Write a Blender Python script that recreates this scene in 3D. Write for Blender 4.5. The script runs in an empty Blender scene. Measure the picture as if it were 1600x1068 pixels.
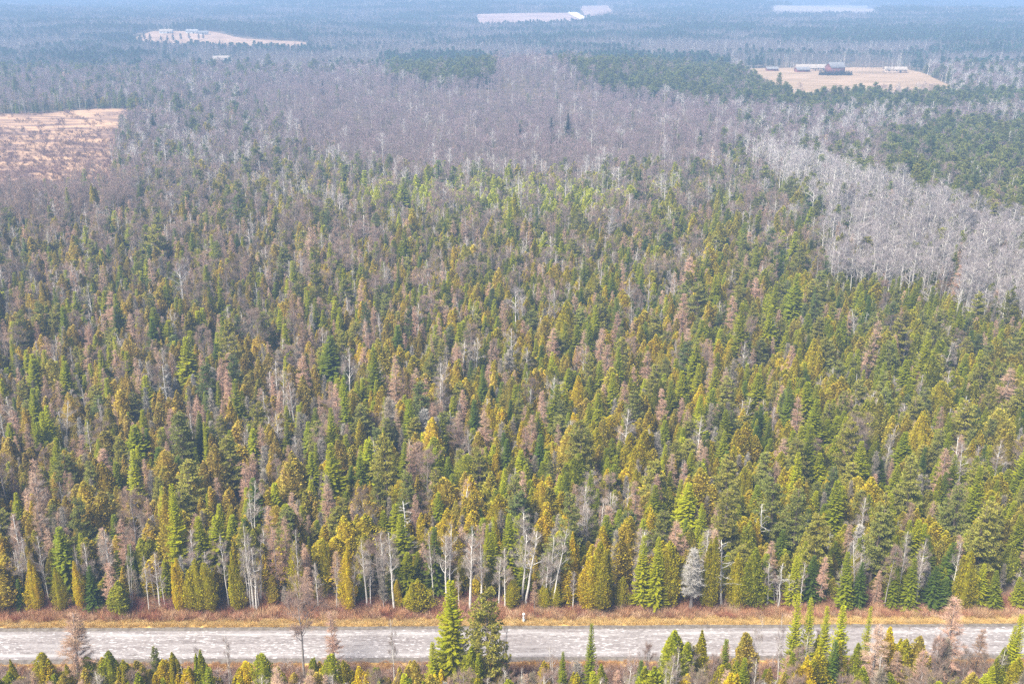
import bpy, math, random
import numpy as np

# ------------------------------------------------------------------ camera, sky, sun
H = 95.0
F = 1600.0                       # focal length in pixels of the 1600 wide photograph
PITCH = math.radians(19.7)
scene = bpy.context.scene
cam_d = bpy.data.cameras.new('camera'); cam = bpy.data.objects.new('camera', cam_d)
scene.collection.objects.link(cam); scene.camera = cam
cam_d.sensor_width = 36; cam_d.lens = 36.0; cam_d.clip_start = 1; cam_d.clip_end = 40000
cam.location = (0, 0, H); cam.rotation_euler = (math.pi / 2 - PITCH, 0, 0)

SUN_EL, SUN_AZ = math.radians(54), math.radians(228)   # azimuth clockwise from +Y: behind the camera, to the left
world = bpy.data.worlds.new('World'); scene.world = world; world.use_nodes = True
nt = world.node_tree; nt.nodes.clear()
wo = nt.nodes.new('ShaderNodeOutputWorld'); bg = nt.nodes.new('ShaderNodeBackground'); sk = nt.nodes.new('ShaderNodeTexSky')
sk.sky_type = 'NISHITA'; sk.sun_disc = False; sk.sun_elevation = SUN_EL; sk.sun_rotation = SUN_AZ
sk.dust_density = 3.0; sk.air_density = 1.0
bg.inputs['Strength'].default_value = 0.075
nt.links.new(sk.outputs[0], bg.inputs[0]); nt.links.new(bg.outputs[0], wo.inputs[0])
sd = bpy.data.lights.new('sun', 'SUN'); sd.energy = 4.0; sd.angle = math.radians(24); sd.color = (1.0, .94, .82)
sun = bpy.data.objects.new('sun', sd); scene.collection.objects.link(sun)
from mathutils import Vector
sdir = Vector((math.sin(SUN_AZ) * math.cos(SUN_EL), math.cos(SUN_AZ) * math.cos(SUN_EL), math.sin(SUN_EL)))
sun.rotation_euler = sdir.to_track_quat('Z', 'Y').to_euler()
vs = scene.view_settings
vs.view_transform = 'Standard'; vs.look = 'None'; vs.gamma = 1; vs.exposure = 1.55
cy = scene.cycles
cy.max_bounces = 4; cy.diffuse_bounces = 3; cy.glossy_bounces = 1; cy.transmission_bounces = 2
cy.volume_bounces = 1; cy.transparent_max_bounces = 4; cy.use_denoising = False
cy.sample_clamp_indirect = 3; cy.sample_clamp_direct = 4
scene.render.use_persistent_data = False

rng = np.random.default_rng(7)
random.seed(7)

# ------------------------------------------------------------------ picture <-> place
CP, SP = math.cos(PITCH), math.sin(PITCH)

def hills(x, y):
    x = np.asarray(x, float); y = np.asarray(y, float)
    z = 15 * np.exp(-(((x - 30) / 130) ** 2 + ((y - 930) / 120) ** 2))
    z += 10 * np.exp(-(((x + 560) / 300) ** 2 + ((y - 1750) / 200) ** 2))
    far = np.clip((y - 1100) / 2500, 0, 1)
    z += far * (16 * np.sin(x / 520 + 1.3) * np.sin(y / 430 + .4) + 9 * np.sin(x / 210 + y / 300) + 22 * np.sin(y / 900 + x / 1700 - .8))
    z += np.clip((y - 4500) / 3500, 0, 1) ** 1.5 * 60
    z += np.clip((y - 350) / 300, 0, 1) * 1.2 * np.sin(x / 60) * np.sin(y / 75)
    return z

def unproject(u, v, z=0.0):
    a = (u - 800) / F; b = -(v - 534) / F
    dx, dy, dz = a, CP + b * SP, -SP + b * CP
    t = (z - H) / dz
    return np.array((dx * t, dy * t, z))

def ground_at(u, v):
    z = 0.0
    for _ in range(40):
        p = unproject(u, v, z)
        z = .6 * z + .4 * float(hills(p[0], p[1]))
    return np.array((p[0], p[1], float(hills(p[0], p[1]))))

def project(x, y, z):
    dz = z - H
    d = y * CP - dz * SP
    return 800 + F * x / d, 534 - F * (y * SP + dz * CP) / d

def in_poly(u, v, poly):
    u = np.asarray(u); v = np.asarray(v); c = np.zeros(u.shape, bool)
    n = len(poly)
    for i in range(n):
        x0, y0 = poly[i]; x1, y1 = poly[(i + 1) % n]
        if y0 == y1: continue
        m = ((y0 > v) != (y1 > v)) & (u < (x1 - x0) * (v - y0) / (y1 - y0) + x0)
        c ^= m
    return c

# ------------------------------------------------------------------ materials
def new_mat(name):
    m = bpy.data.materials.new(name); m.use_nodes = True
    t = m.node_tree; t.nodes.clear()
    out = t.nodes.new('ShaderNodeOutputMaterial')
    return m, t, out

def N(t, kind, **kw):
    n = t.nodes.new(kind)
    for k, v in kw.items():
        if k in n.inputs.keys() if hasattr(n.inputs, 'keys') else False: n.inputs[k].default_value = v
        else: setattr(n, k, v)
    return n

def tint_mat(name, spread=.35, trans=.18, hue=.03, val=1.0):
    """colour comes from the tree's own tint; each leaf spray or twig differs a little"""
    m, t, out = new_mat(name)
    at = t.nodes.new('ShaderNodeAttribute'); at.attribute_type = 'INSTANCER'; at.attribute_name = 'tint'
    geo = t.nodes.new('ShaderNodeNewGeometry')
    hsv = t.nodes.new('ShaderNodeHueSaturation')
    mr = t.nodes.new('ShaderNodeMapRange'); mr.inputs['To Min'].default_value = (1 - spread) * val; mr.inputs['To Max'].default_value = (1 + spread) * val
    t.links.new(geo.outputs['Random Per Island'], mr.inputs['Value']); t.links.new(mr.outputs[0], hsv.inputs['Value'])
    no = t.nodes.new('ShaderNodeTexNoise'); no.inputs['Scale'].default_value = .9; no.inputs['Detail'].default_value = 1
    tc = t.nodes.new('ShaderNodeTexCoord'); t.links.new(tc.outputs['Object'], no.inputs['Vector'])
    mh = t.nodes.new('ShaderNodeMapRange'); mh.inputs['From Min'].default_value = .3; mh.inputs['From Max'].default_value = .7
    mh.inputs['To Min'].default_value = .5 - hue; mh.inputs['To Max'].default_value = .5 + hue
    t.links.new(no.outputs[0], mh.inputs['Value']); t.links.new(mh.outputs[0], hsv.inputs['Hue'])
    t.links.new(at.outputs['Color'], hsv.inputs['Color'])
    d = t.nodes.new('ShaderNodeBsdfDiffuse'); t.links.new(hsv.outputs[0], d.inputs[0])
    if trans > 0:
        tr = t.nodes.new('ShaderNodeBsdfTranslucent'); t.links.new(hsv.outputs[0], tr.inputs[0])
        mx = t.nodes.new('ShaderNodeMixShader'); mx.inputs[0].default_value = trans
        t.links.new(d.outputs[0], mx.inputs[1]); t.links.new(tr.outputs[0], mx.inputs[2]); t.links.new(mx.outputs[0], out.inputs[0])
    else:
        t.links.new(d.outputs[0], out.inputs[0])
    return m

def plain_mat(name, c0, c1, scale=3.0, detail=3, rough=.85, stretch=(1, 1, 1), bump=0, coord='Object', thr=(.35, .65)):
    m, t, out = new_mat(name)
    tc = t.nodes.new('ShaderNodeTexCoord'); mp = t.nodes.new('ShaderNodeMapping'); mp.inputs['Scale'].default_value = stretch
    t.links.new(tc.outputs[coord], mp.inputs[0])
    no = t.nodes.new('ShaderNodeTexNoise'); no.inputs['Scale'].default_value = scale; no.inputs['Detail'].default_value = detail
    t.links.new(mp.outputs[0], no.inputs['Vector'])
    cr = t.nodes.new('ShaderNodeValToRGB'); cr.color_ramp.elements[0].position = thr[0]; cr.color_ramp.elements[1].position = thr[1]
    cr.color_ramp.elements[0].color = (*c0, 1); cr.color_ramp.elements[1].color = (*c1, 1)
    t.links.new(no.outputs[0], cr.inputs[0])
    p = t.nodes.new('ShaderNodeBsdfPrincipled'); p.inputs['Roughness'].default_value = rough; p.inputs['Specular IOR Level'].default_value = .2
    t.links.new(cr.outputs[0], p.inputs['Base Color']); t.links.new(p.outputs[0], out.inputs[0])
    if bump:
        b = t.nodes.new('ShaderNodeBump'); b.inputs['Strength'].default_value = bump; b.inputs['Distance'].default_value = .1
        t.links.new(no.outputs[0], b.inputs['Height']); t.links.new(b.outputs[0], p.inputs['Normal'])
    return m

M = {}
M['needles'] = tint_mat('needle foliage', .20, .34, .012)
M['cedar'] = tint_mat('cedar foliage', .20, .34, .014)
M['twigs'] = tint_mat('bare twigs', .25, 0, .01)
M['bark_brown'] = plain_mat('brown bark', (.10, .075, .055), (.22, .17, .13), 4, stretch=(1, 1, .3))
M['bark_grey'] = plain_mat('grey bark', (.16, .14, .13), (.34, .30, .28), 4, stretch=(1, 1, .3))
M['bark_white'] = plain_mat('white birch bark', (.24, .215, .19), (.56, .53, .49), 2.5, 2, stretch=(1, 1, 1.5), thr=(.3, .45))
M['bark_dead'] = plain_mat('weathered dead wood', (.30, .28, .26), (.50, .48, .45), 3, stretch=(1, 1, .3))

# ------------------------------------------------------------------ mesh helpers
class MB:
    """collects triangles and quads with a material index"""
    def __init__(s): s.v = []; s.f3 = []; s.f4 = []; s.m3 = []; s.m4 = []; s.n = 0
    def quads(s, P, mi=0):                      # P (n,4,3)
        n = len(P)
        if n == 0: return
        s.v.append(P.reshape(-1, 3)); s.f4.append(np.arange(n * 4).reshape(n, 4) + s.n); s.m4.append(np.full(n, mi)); s.n += n * 4
    def tris(s, P, mi=0):
        n = len(P)
        if n == 0: return
        s.v.append(P.reshape(-1, 3)); s.f3.append(np.arange(n * 3).reshape(n, 3) + s.n); s.m3.append(np.full(n, mi)); s.n += n * 3
    def mesh(s, V, faces4, mi=0, faces3=None):
        s.v.append(V)
        if faces4 is not None and len(faces4): s.f4.append(np.asarray(faces4) + s.n); s.m4.append(np.full(len(faces4), mi))
        if faces3 is not None and len(faces3): s.f3.append(np.asarray(faces3) + s.n); s.m3.append(np.full(len(faces3), mi))
        s.n += len(V)
    def segs(s, A, B, ra, rb, k=3, mi=0):       # tapered prisms, vectorised
        A = np.asarray(A, float).reshape(-1, 3); B = np.asarray(B, float).reshape(-1, 3)
        ra = np.broadcast_to(ra, len(A)); rb = np.broadcast_to(rb, len(A))
        d = B - A; L = np.linalg.norm(d, axis=1, keepdims=True); d = d / np.maximum(L, 1e-6)
        ref = np.where(np.abs(d[:, 2:3]) > .9, np.array([[1., 0, 0]]), np.array([[0., 0, 1]]))
        e1 = np.cross(d, ref); e1 /= np.linalg.norm(e1, axis=1, keepdims=True); e2 = np.cross(d, e1)
        V = []
        for i in range(k):
            a = 2 * math.pi * i / k; o = math.cos(a) * e1 + math.sin(a) * e2
            V.append(A + o * ra[:, None]); V.append(B + o * rb[:, None])
        V = np.stack(V, 1)                       # n, 2k, 3
        n = len(A); base = (np.arange(n) * 2 * k)[:, None, None]
        f = np.array([[2 * i, 2 * ((i + 1) % k), 2 * ((i + 1) % k) + 1, 2 * i + 1] for i in range(k)])
        s.mesh(V.reshape(-1, 3), (base + f[None]).reshape(-1, 4), mi)
    def path(s, P, R, k=6, mi=0, cap=True):     # one connected tube
        P = np.asarray(P, float); n = len(P); V = []
        T = np.gradient(P, axis=0); T /= np.maximum(np.linalg.norm(T, axis=1, keepdims=True), 1e-6)
        ref = np.array([1., 0, 0]) if abs(T[0, 2]) > .7 else np.array([0, 0, 1.])
        for i in range(n):
            e1 = np.cross(T[i], ref); e1 /= np.linalg.norm(e1); e2 = np.cross(T[i], e1)
            for j in range(k):
                a = 2 * math.pi * j / k; V.append(P[i] + R[i] * (math.cos(a) * e1 + math.sin(a) * e2))
        f = [[i * k + j, i * k + (j + 1) % k, (i + 1) * k + (j + 1) % k, (i + 1) * k + j] for i in range(n - 1) for j in range(k)]
        f3 = []
        if cap:
            V.append(P[-1]); c = len(V) - 1
            f3 = [[(n - 1) * k + j, (n - 1) * k + (j + 1) % k, c] for j in range(k)]
        s.mesh(np.array(V), f, mi, f3)
    def box(s, c, d, mi=0, rz=0.0):
        c = np.array(c, float); d = np.array(d, float) / 2
        V = np.array([[x, y, z] for x in (-1, 1) for y in (-1, 1) for z in (-1, 1)]) * d
        co, si = math.cos(rz), math.sin(rz); V = V @ np.array([[co, si, 0], [-si, co, 0], [0, 0, 1]]) + c
        s.mesh(V, [[0, 1, 3, 2], [4, 6, 7, 5], [0, 4, 5, 1], [2, 3, 7, 6], [0, 2, 6, 4], [1, 5, 7, 3]], mi)
    def build(s, name, mats, smooth=False):
        me = bpy.data.meshes.new(name)
        V = np.concatenate(s.v) if s.v else np.zeros((0, 3))
        f3 = np.concatenate(s.f3) if s.f3 else np.zeros((0, 3), int); f4 = np.concatenate(s.f4) if s.f4 else np.zeros((0, 4), int)
        m3 = np.concatenate(s.m3) if s.m3 else np.zeros(0, int); m4 = np.concatenate(s.m4) if s.m4 else np.zeros(0, int)
        me.vertices.add(len(V)); me.vertices.foreach_set('co', V.astype(np.float32).ravel())
        li = np.concatenate([f3.ravel(), f4.ravel()]).astype(np.int32)
        me.loops.add(len(li)); me.loops.foreach_set('vertex_index', li)
        ls = np.concatenate([np.arange(len(f3)) * 3, len(f3) * 3 + np.arange(len(f4)) * 4]).astype(np.int32)
        me.polygons.add(len(ls)); me.polygons.foreach_set('loop_start', ls)
        me.polygons.foreach_set('material_index', np.concatenate([m3, m4]).astype(np.int32))
        me.update(calc_edges=True); me.validate()
        for m in (mats if isinstance(mats, (list, tuple)) else [mats]): me.materials.append(m)
        if smooth: me.shade_smooth()
        return me
    def join(s, o, off=0):
        for a in o.v: pass
        base = s.n
        s.v += o.v
        s.f3 += [f + base for f in o.f3]; s.f4 += [f + base for f in o.f4]
        s.m3 += [m + off for m in o.m3]; s.m4 += [m + off for m in o.m4]; s.n += o.n

def unit(v): return v / np.maximum(np.linalg.norm(v, axis=-1, keepdims=True), 1e-9)

def kites(C, D, W, L, w, R):
    """leaf sprays: base C, direction D, width direction W, length L, half width w"""
    n = len(C)
    D = unit(D); W = unit(W - (W * D).sum(1, keepdims=True) * D)
    L = np.broadcast_to(L, n)[:, None]; w = np.broadcast_to(w, n)[:, None]
    Nn = np.cross(D, W)
    k = R.uniform(-.15, .15, (n, 1)) * L
    return np.stack([C, C + D * L * .45 + W * w, C + D * L + Nn * k, C + D * L * .45 - W * w], 1)

def slivers(A, D, L, w, R):
    n = len(A); D = unit(D); L = np.broadcast_to(L, n)[:, None]; w = np.broadcast_to(w, n)[:, None]
    W = unit(np.cross(D, R.normal(size=(n, 3))))
    return np.stack([A - W * w, A + W * w, A + D * L], 1)

def rdir(R, n): return unit(R.normal(size=(n, 3)))

def trunk_path(R, h, r0, lean=.02, n=6, top=.02, z0=-.3):
    t = np.linspace(0, 1, n)
    wob = np.cumsum(R.normal(0, lean, (n, 2)), axis=0) * h / n
    wob[0] = 0
    P = np.c_[wob, z0 + t * (h - z0)]
    Rr = r0 * (1 - t) ** .8 + top
    Rr[0] *= 1.3
    return P, Rr

# ------------------------------------------------------------------ trees: each returns (trunk MB, crown MB, trunk materials, crown materials)
def spruce(seed, q=1.0, h=12.0, r=2.15):
    R = np.random.default_rng(seed); T, C = MB(), MB(); r = r * R.uniform(.82, 1.25)
    P, rr = trunk_path(R, h, .16, .01, 5); T.path(P, rr, 5)
    z = .9 + R.uniform(0, .5); lv = []
    step = .58 / math.sqrt(q)
    asym = R.uniform(.8, 1.2, 12)
    while z < h * .985:
        lv.append(z); z += step * R.uniform(.8, 1.2) * (1 - .35 * z / h)
    Cc, Dd, Ww, Ll, wl = [], [], [], [], []
    for z in lv:
        t = z / h
        rad = r * (1 - t) ** .95 * min(1, .6 + t * 2.5) * R.uniform(.85, 1.12)
        nb = max(4, int(round((8 - 3 * t) * min(q, 1.3))))
        a0 = R.uniform(0, 6.28)
        for b in range(nb):
            a = a0 + b * 6.283 / nb + R.normal(0, .15)
            L = rad * R.uniform(.6, 1.25) * asym[int(a / 6.2832 * 12) % 12] + .12
            dr = R.uniform(.15, .5) * (1 - t)
            ns = max(2, int(L / .22 * math.sqrt(q)))
            ss = np.linspace(.25, 1, ns)
            out = np.array([math.cos(a), math.sin(a), 0.]); side = np.array([-math.sin(a), math.cos(a), 0.])
            for s in ss:
                pz = z + .25 * t * s - dr * L * s + .22 * L * s * s
                p = out * L * s + np.array([0, 0, pz])
                ls = (.30 + .30 * (1 - s) * L) * R.uniform(.8, 1.25) / math.sqrt(q)
                ls = min(ls, .62)
                for sg in (-1, 1):
                    Cc.append(p); Dd.append(out * .75 + side * sg * .8 + np.array([0, 0, R.normal(-.12, .15)])); Ww.append(side * .7 - out * sg * .7 + R.normal(0, .25, 3)); Ll.append(ls); wl.append(ls * .34)
            Cc.append(out * L * .9 + np.array([0, 0, pz])); Dd.append(out + np.array([0, 0, .15])); Ww.append(side + R.normal(0, .2, 3)); Ll.append(.4 / math.sqrt(q)); wl.append(.12)
    for k in range(6):
        Cc.append(np.array([0, 0, h * (.93 + .01 * k)])); Dd.append(np.array([R.normal(0, .35), R.normal(0, .35), 1])); Ww.append(R.normal(0, 1, 3)); Ll.append(.5); wl.append(.07)
    C.quads(kites(np.array(Cc), np.array(Dd), np.array(Ww), np.array(Ll), np.array(wl), R))
    # dark inner mass of needles round the stem
    for i in range(int(8)):
        z0 = h * (.06 + .11 * i); rr_ = r * .26 * (1 - z0 / h) ** .9
        k = 6; ang = np.arange(k) * 6.283 / k + R.uniform(0, 1)
        ring = np.c_[np.cos(ang) * rr_, np.sin(ang) * rr_, np.full(k, z0)]; tip = np.array([0, 0, z0 + h * .17])
        C.tris(np.stack([ring, np.roll(ring, -1, 0), np.broadcast_to(tip, (k, 3))], 1))
    return T, C, ['bark_brown'], ['needles']

def cedar(seed, q=1.0, h=10.0, r=1.95):
    R = np.random.default_rng(seed); T, C = MB(), MB(); r = r * R.uniform(.75, 1.25); wp = R.uniform(.55, .95)
    P, rr = trunk_path(R, h * .85, .15, .015, 5); T.path(P, rr, 5)
    lobes = [(0, 0, h, r, 0.06)]
    for i in range(R.integers(1, 5)):
        a = R.uniform(0, 6.28); d = r * R.uniform(.35, .6)
        lobes.append((math.cos(a) * d, math.sin(a) * d, h * R.uniform(.62, .93), r * R.uniform(.5, .72), R.uniform(.05, .3)))
    bump = [(rdir(R, 1)[0], R.uniform(.15, .42)) for _ in range(12)]
    for (lx, ly, lh, lr, lb) in lobes:
        n = int(1400 * q * lr / r)
        t = R.beta(1.1, 1.25, n); a = R.uniform(0, 6.283, n)
        prof = np.where(t < .28, .72 + t, np.power(np.clip((1 - t) / .72, 0, 1), wp))
        dirs = np.c_[np.cos(a), np.sin(a), (t - .4) * 1.5]
        lump = np.ones(n)
        for d, s in bump: lump += s * np.clip((unit(dirs) * d).sum(1) - .55, 0, 1) * 2 - s * .12
        lump *= 1 + .16 * np.sin(t * 21 + a * 3 + lx * 9) + .10 * np.sin(t * 37 - a * 5 + ly * 7)
        rad = lr * prof * lump * (1 - .45 * R.random(n) ** 1.5)
        z = lh * (lb + (1 - lb) * t)
        cpos = np.c_[lx + np.cos(a) * rad, ly + np.sin(a) * rad, z]
        out = np.c_[np.cos(a), np.sin(a), np.zeros(n)]
        D = out * R.uniform(.3, .9, (n, 1)) + np.array([0, 0, 1.]) * R.uniform(.2, 1.1, (n, 1)) + R.normal(0, .28, (n, 3))
        side = np.c_[-np.sin(a), np.cos(a), np.zeros(n)] + R.normal(0, .45, (n, 3))
        L = R.uniform(.25, .58, n) / q ** .4
        C.quads(kites(cpos - unit(D) * .12, D, side, L, L * .30, R))
        # inner mass
        k, m = 7, 6; V = []
        for j in range(m):
            tt = j / (m - 1) * .9
            pr = (.72 + tt) if tt < .28 else ((1 - tt) / .72) ** wp
            for i in range(k):
                aa = i * 6.283 / k + j * .4
                V.append([lx + math.cos(aa) * lr * pr * .42, ly + math.sin(aa) * lr * pr * .42, lh * (lb + (1 - lb) * tt)])
        f = [[j * k + i, j * k + (i + 1) % k, (j + 1) * k + (i + 1) % k, (j + 1) * k + i] for j in range(m - 1) for i in range(k)]
        C.mesh(np.array(V), f)
    return T, C, ['bark_grey'], ['cedar']

def pine(seed, q=1.0, h=15.0, r=2.9):
    R = np.random.default_rng(seed); T, C = MB(), MB()
    P, rr = trunk_path(R, h, .24, .02, 6); T.path(P, rr, 6)
    z = h * .22; A, B = [], []
    tp, td = [], []
    while z < h * .97:
        t = z / h
        prof = min(1, .55 + (t - .2) * 1.6) * (1 - max(0, t - .3) / .72) ** .75
        nb = R.integers(3, 6)
        for b in range(nb):
            a = R.uniform(0, 6.283); L = r * prof * R.uniform(.55, 1.2) + .3
            p0 = np.array([0, 0, z + R.normal(0, .15)]); up = R.uniform(-.05, .4)
            out = np.array([math.cos(a), math.sin(a), 0])
            p1 = p0 + out * L * .55 + np.array([0, 0, up * L * .3]); p2 = p1 + out * L * .45 + np.array([0, 0, up * L * .5 + .1])
            A += [p0, p1]; B += [p1, p2]
            side = np.array([-math.sin(a), math.cos(a), 0])
            nt_ = max(3, int(L * 4.6 * q ** .5))
            for s in np.linspace(.3, 1, nt_):
                wd = R.uniform(-1, 1) * L * .32 * (1.15 - s * .6)
                c = (p0 + (p1 - p0) * s / .55 if s < .55 else p1 + (p2 - p1) * (s - .55) / .45) + side * wd + np.array([0, 0, .05 + .1 * R.normal()])
                tp.append(c); td.append(out * .6 + side * np.sign(wd) * .3 + np.array([0, 0, .5]))
        z += R.uniform(.36, .66) * (1.1 - .4 * t)
    A = np.array(A); B = np.array(B); C.segs(A, B, .05, .025, 3, 1)
    tp = np.array(tp); td = unit(np.array(td)); k = 7 if q >= 1 else 5
    Cc = np.repeat(tp, k, 0); D = np.repeat(td, k, 0) * .7 + R.normal(0, .62, (len(Cc), 3)) * [1, 1, .6]
    L = R.uniform(.28, .5, len(Cc)) / q ** .3
    C.quads(kites(Cc, D, R.normal(size=(len(Cc), 3)), L, L * .30, R))
    return T, C, ['bark_brown'], ['needles', 'bark_brown']

def tamarack(seed, q=1.0, h=13.0, r=1.8, mat='twigs', curve=.15, dens=1.0, width=1.0):
    R = np.random.default_rng(seed); T, C = MB(), MB()
    P, rr = trunk_path(R, h, .14, .015, 6, .015); T.path(P, rr, 5)
    nb = int(120 * min(1.2, q ** .5)); t = R.uniform(.2, .985, nb) ** .9
    a = R.uniform(0, 6.283, nb)
    L = (r * (1 - t) ** .75 * R.uniform(.55, 1.15, nb) * np.minimum(1, .4 + t * 1.6) + .15)
    p0 = np.c_[np.interp(t * h, P[:, 2], P[:, 0]), np.interp(t * h, P[:, 2], P[:, 1]), t * h]
    out = np.c_[np.cos(a), np.sin(a), R.normal(curve, .12, nb)]
    p1 = p0 + out * L[:, None]
    C.segs(p0, p1, .022, .008, 3, 0)
    n = int(2200 * q * dens); i = R.integers(0, nb, n); w = L[i] / L.sum()
    i = R.choice(nb, n, p=(L / L.sum())); s = R.uniform(.12, 1, n)[:, None]
    base = p0[i] + (p1[i] - p0[i]) * s
    D = unit(out[i]) * R.uniform(.2, .9, (n, 1)) + R.normal(0, .5, (n, 3)) + np.array([0, 0, .25])
    ln = R.uniform(.22, .55, n)
    C.tris(slivers(base, D, ln, .022 * width / q ** .5, R))
    return T, C, ['bark_grey'], ['twigs']

def broadleaf(seed, q=1.0, h=15.0, r=2.4, bark='bark_white', base=.4, up=.9, fork=False, twig=1.0, stems=1, twigw=1.0, thick=1.0):
    R = np.random.default_rng(seed); T, C = MB(), MB()
    tips = []; tdirs = []
    def grow(p, d, L, rad, lvl):
        # a limb in two bends; children sprout along it
        pts = [p]; dd = d.copy()
        for k in range(3):
            dd = unit(dd + R.normal(0, .16, 3) + np.array([0, 0, .1])); pts.append(pts[-1] + dd * L / 3)
        pts = np.array(pts); rs = rad * np.array([1, .78, .55, .3])
        C.segs(pts[:-1], pts[1:], rs[:-1], rs[1:], 3 if lvl else 4, 1)
        if lvl >= 2 or L < .7:
            for s in range(3): tips.append(pts[s + 1]); tdirs.append(dd)
            return
        nk = int(R.integers(3, 6))
        for c in range(nk):
            s = R.uniform(.25, .98) * 3; i = min(2, int(s)); q0 = pts[i] + (pts[i + 1] - pts[i]) * (s - i)
            nd = unit(dd * .7 + rdir(R, 1)[0] * .75 + np.array([0, 0, .25]))
            grow(q0, nd, L * R.uniform(.4, .62), rad * .45, lvl + 1)
        tips.append(pts[-1]); tdirs.append(dd)
    for st in range(stems):
        off = np.array([R.normal(0, .25), R.normal(0, .25), 0]) * (stems > 1)
        hh = h * (1 if st == 0 else R.uniform(.75, .95))
        P, rr = trunk_path(R, hh * .96, .15 * thick * (.8 if stems > 1 else 1), .03, 8, .02)
        P = P + off
        if stems > 1: P[:, :2] += np.linspace(0, 1, 8)[:, None] * R.normal(0, .6, 2)
        T.path(P, rr, 6)
        nb = int(R.integers(13, 19) / (1 if stems == 1 else 1.6))
        for b in range(nb):
            t = base + (1 - base) * (b + R.random()) / nb * .97
            z = t * hh * .96
            p = np.array([np.interp(z, P[:, 2], P[:, 0]), np.interp(z, P[:, 2], P[:, 1]), z])
            a = b * 2.4 + R.uniform(-.5, .5)
            tt = (t - base) / (1 - base)
            L = r * (1.05 - .75 * tt ** 1.6) * min(1, .55 + tt * 2.2) * R.uniform(.75, 1.25)
            e = up * R.uniform(.7, 1.3)
            grow(p, unit(np.array([math.cos(a), math.sin(a), e])), L * math.sqrt(1 + .3 * e), .055 * thick * (1.1 - .6 * tt), 0 if q >= .5 else 1)
    tips = np.array(tips); tdirs = np.array(tdirs)
    n = int(1500 * q * twig); i = R.integers(0, len(tips), n)
    D = unit(tdirs[i]) * .55 + R.normal(0, .55, (n, 3)) + np.array([0, 0, .3])
    ln = R.uniform(.3, .75, n)
    C.tris(slivers(tips[i] + R.normal(0, .12, (n, 3)), D, ln, .016 * twigw / q ** .5, R))
    return T, C, [bark], ['twigs', bark]

def birch(seed, q=1.0): return broadleaf(seed, q, 14, 1.55, 'bark_white', .35, 1.1, stems=1 + (seed % 3 == 0), twig=.65, twigw=.8, thick=1.15)
def aspen(seed, q=1.0): return broadleaf(seed, q, 17, 2.6, 'bark_white', .5, .8, twig=.9, twigw=.9, thick=1.3)
def hardwood(seed, q=1.0): return broadleaf(seed, q, 16, 2.8, 'bark_grey', .38, 1.0, twig=1.3, twigw=1.1, thick=.9)
def dead_cedar(seed, q=1.0):
    return tamarack(seed, q, 10, 1.1, curve=.75, dens=.8, width=1.3)
def snag(seed, q=1.0):
    R = np.random.default_rng(seed); T, C = MB(), MB()
    h = 11.0; P, rr = trunk_path(R, h, .12, .05, 7, .025); T.path(P, rr, 6)
    A, B, ra = [], [], []
    for b in range(26):
        z = R.uniform(.3, .99) * h; a = R.uniform(0, 6.28); L = R.uniform(.6, 2.6) * (1.25 - z / h)
        p = np.array([np.interp(z, P[:, 2], P[:, 0]), np.interp(z, P[:, 2], P[:, 1]), z]); d = unit(np.array([math.cos(a), math.sin(a), R.uniform(-.1, .9)]))
        m = p + d * L * .5; e = m + unit(d + R.normal(0, .3, 3)) * L * .5
        A += [p, m]; B += [m, e]; ra += [.05, .035]
        for k in range(3):
            s = p + (e - p) * R.uniform(.3, 1); A.append(s); B.append(s + unit(d + R.normal(0, .7, 3)) * L * .35); ra.append(.02)
    ra = np.array(ra); C.segs(np.array(A), np.array(B), ra, ra * .4, 3, 0)
    return T, C, ['bark_dead'], ['bark_dead']

KINDS = {  # kind: builder, name, category, nominal height
    'cedar': (cedar, 'cedar_tree', 'cedar tree', 10.0),
    'spruce': (spruce, 'spruce_tree', 'spruce tree', 12.0),
    'pine': (pine, 'pine_tree', 'pine tree', 15.0),
    'tamarack': (tamarack, 'tamarack_tree', 'tamarack tree', 13.0),
    'birch': (birch, 'birch_tree', 'birch tree', 14.0),
    'aspen': (aspen, 'aspen_tree', 'aspen tree', 17.0),
    'hardwood': (hardwood, 'bare_tree', 'bare tree', 16.0),
    'grey': (dead_cedar, 'dead_cedar_tree', 'dead cedar', 10.0),
    'snag': (snag, 'dead_tree', 'dead tree', 11.0),
}
KL = list(KINDS)
NV = 8
NEAR, MID = {}, {}
protos = {}
for ki, k in enumerate(KL):
    fn = KINDS[k][0]; NEAR[k] = []
    for i in range(NV):
        T, C, tm, cm = fn(100 + ki * 20 + i, 3.6)
        tme = T.build(KINDS[k][1] + ' trunk', [M[x] for x in tm], True)
        cme = C.build(KINDS[k][1] + ' crown', [M[x] for x in cm])
        J = MB(); J.join(C, 0); J.join(T, len(cm))
        jme = J.build(KINDS[k][1] + ' whole', [M[x] for x in cm + tm])
        NEAR[k].append((tme, cme, jme))
    for lod, q in (('near', 1.8), ('mid', .5)):
        col = bpy.data.collections.new('%s %s source' % (k, lod))
        for i in range(NV):
            T, C, tm, cm = fn(100 + ki * 20 + i + 50, q)
            J = MB(); J.join(C, 0); J.join(T, len(cm))
            me = J.build('%s %s' % (k, lod), [M[x] for x in cm + tm])
            col.objects.link(bpy.data.objects.new('%s_%s_%d' % (k, lod, i), me))
        protos[k, lod] = col

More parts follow.
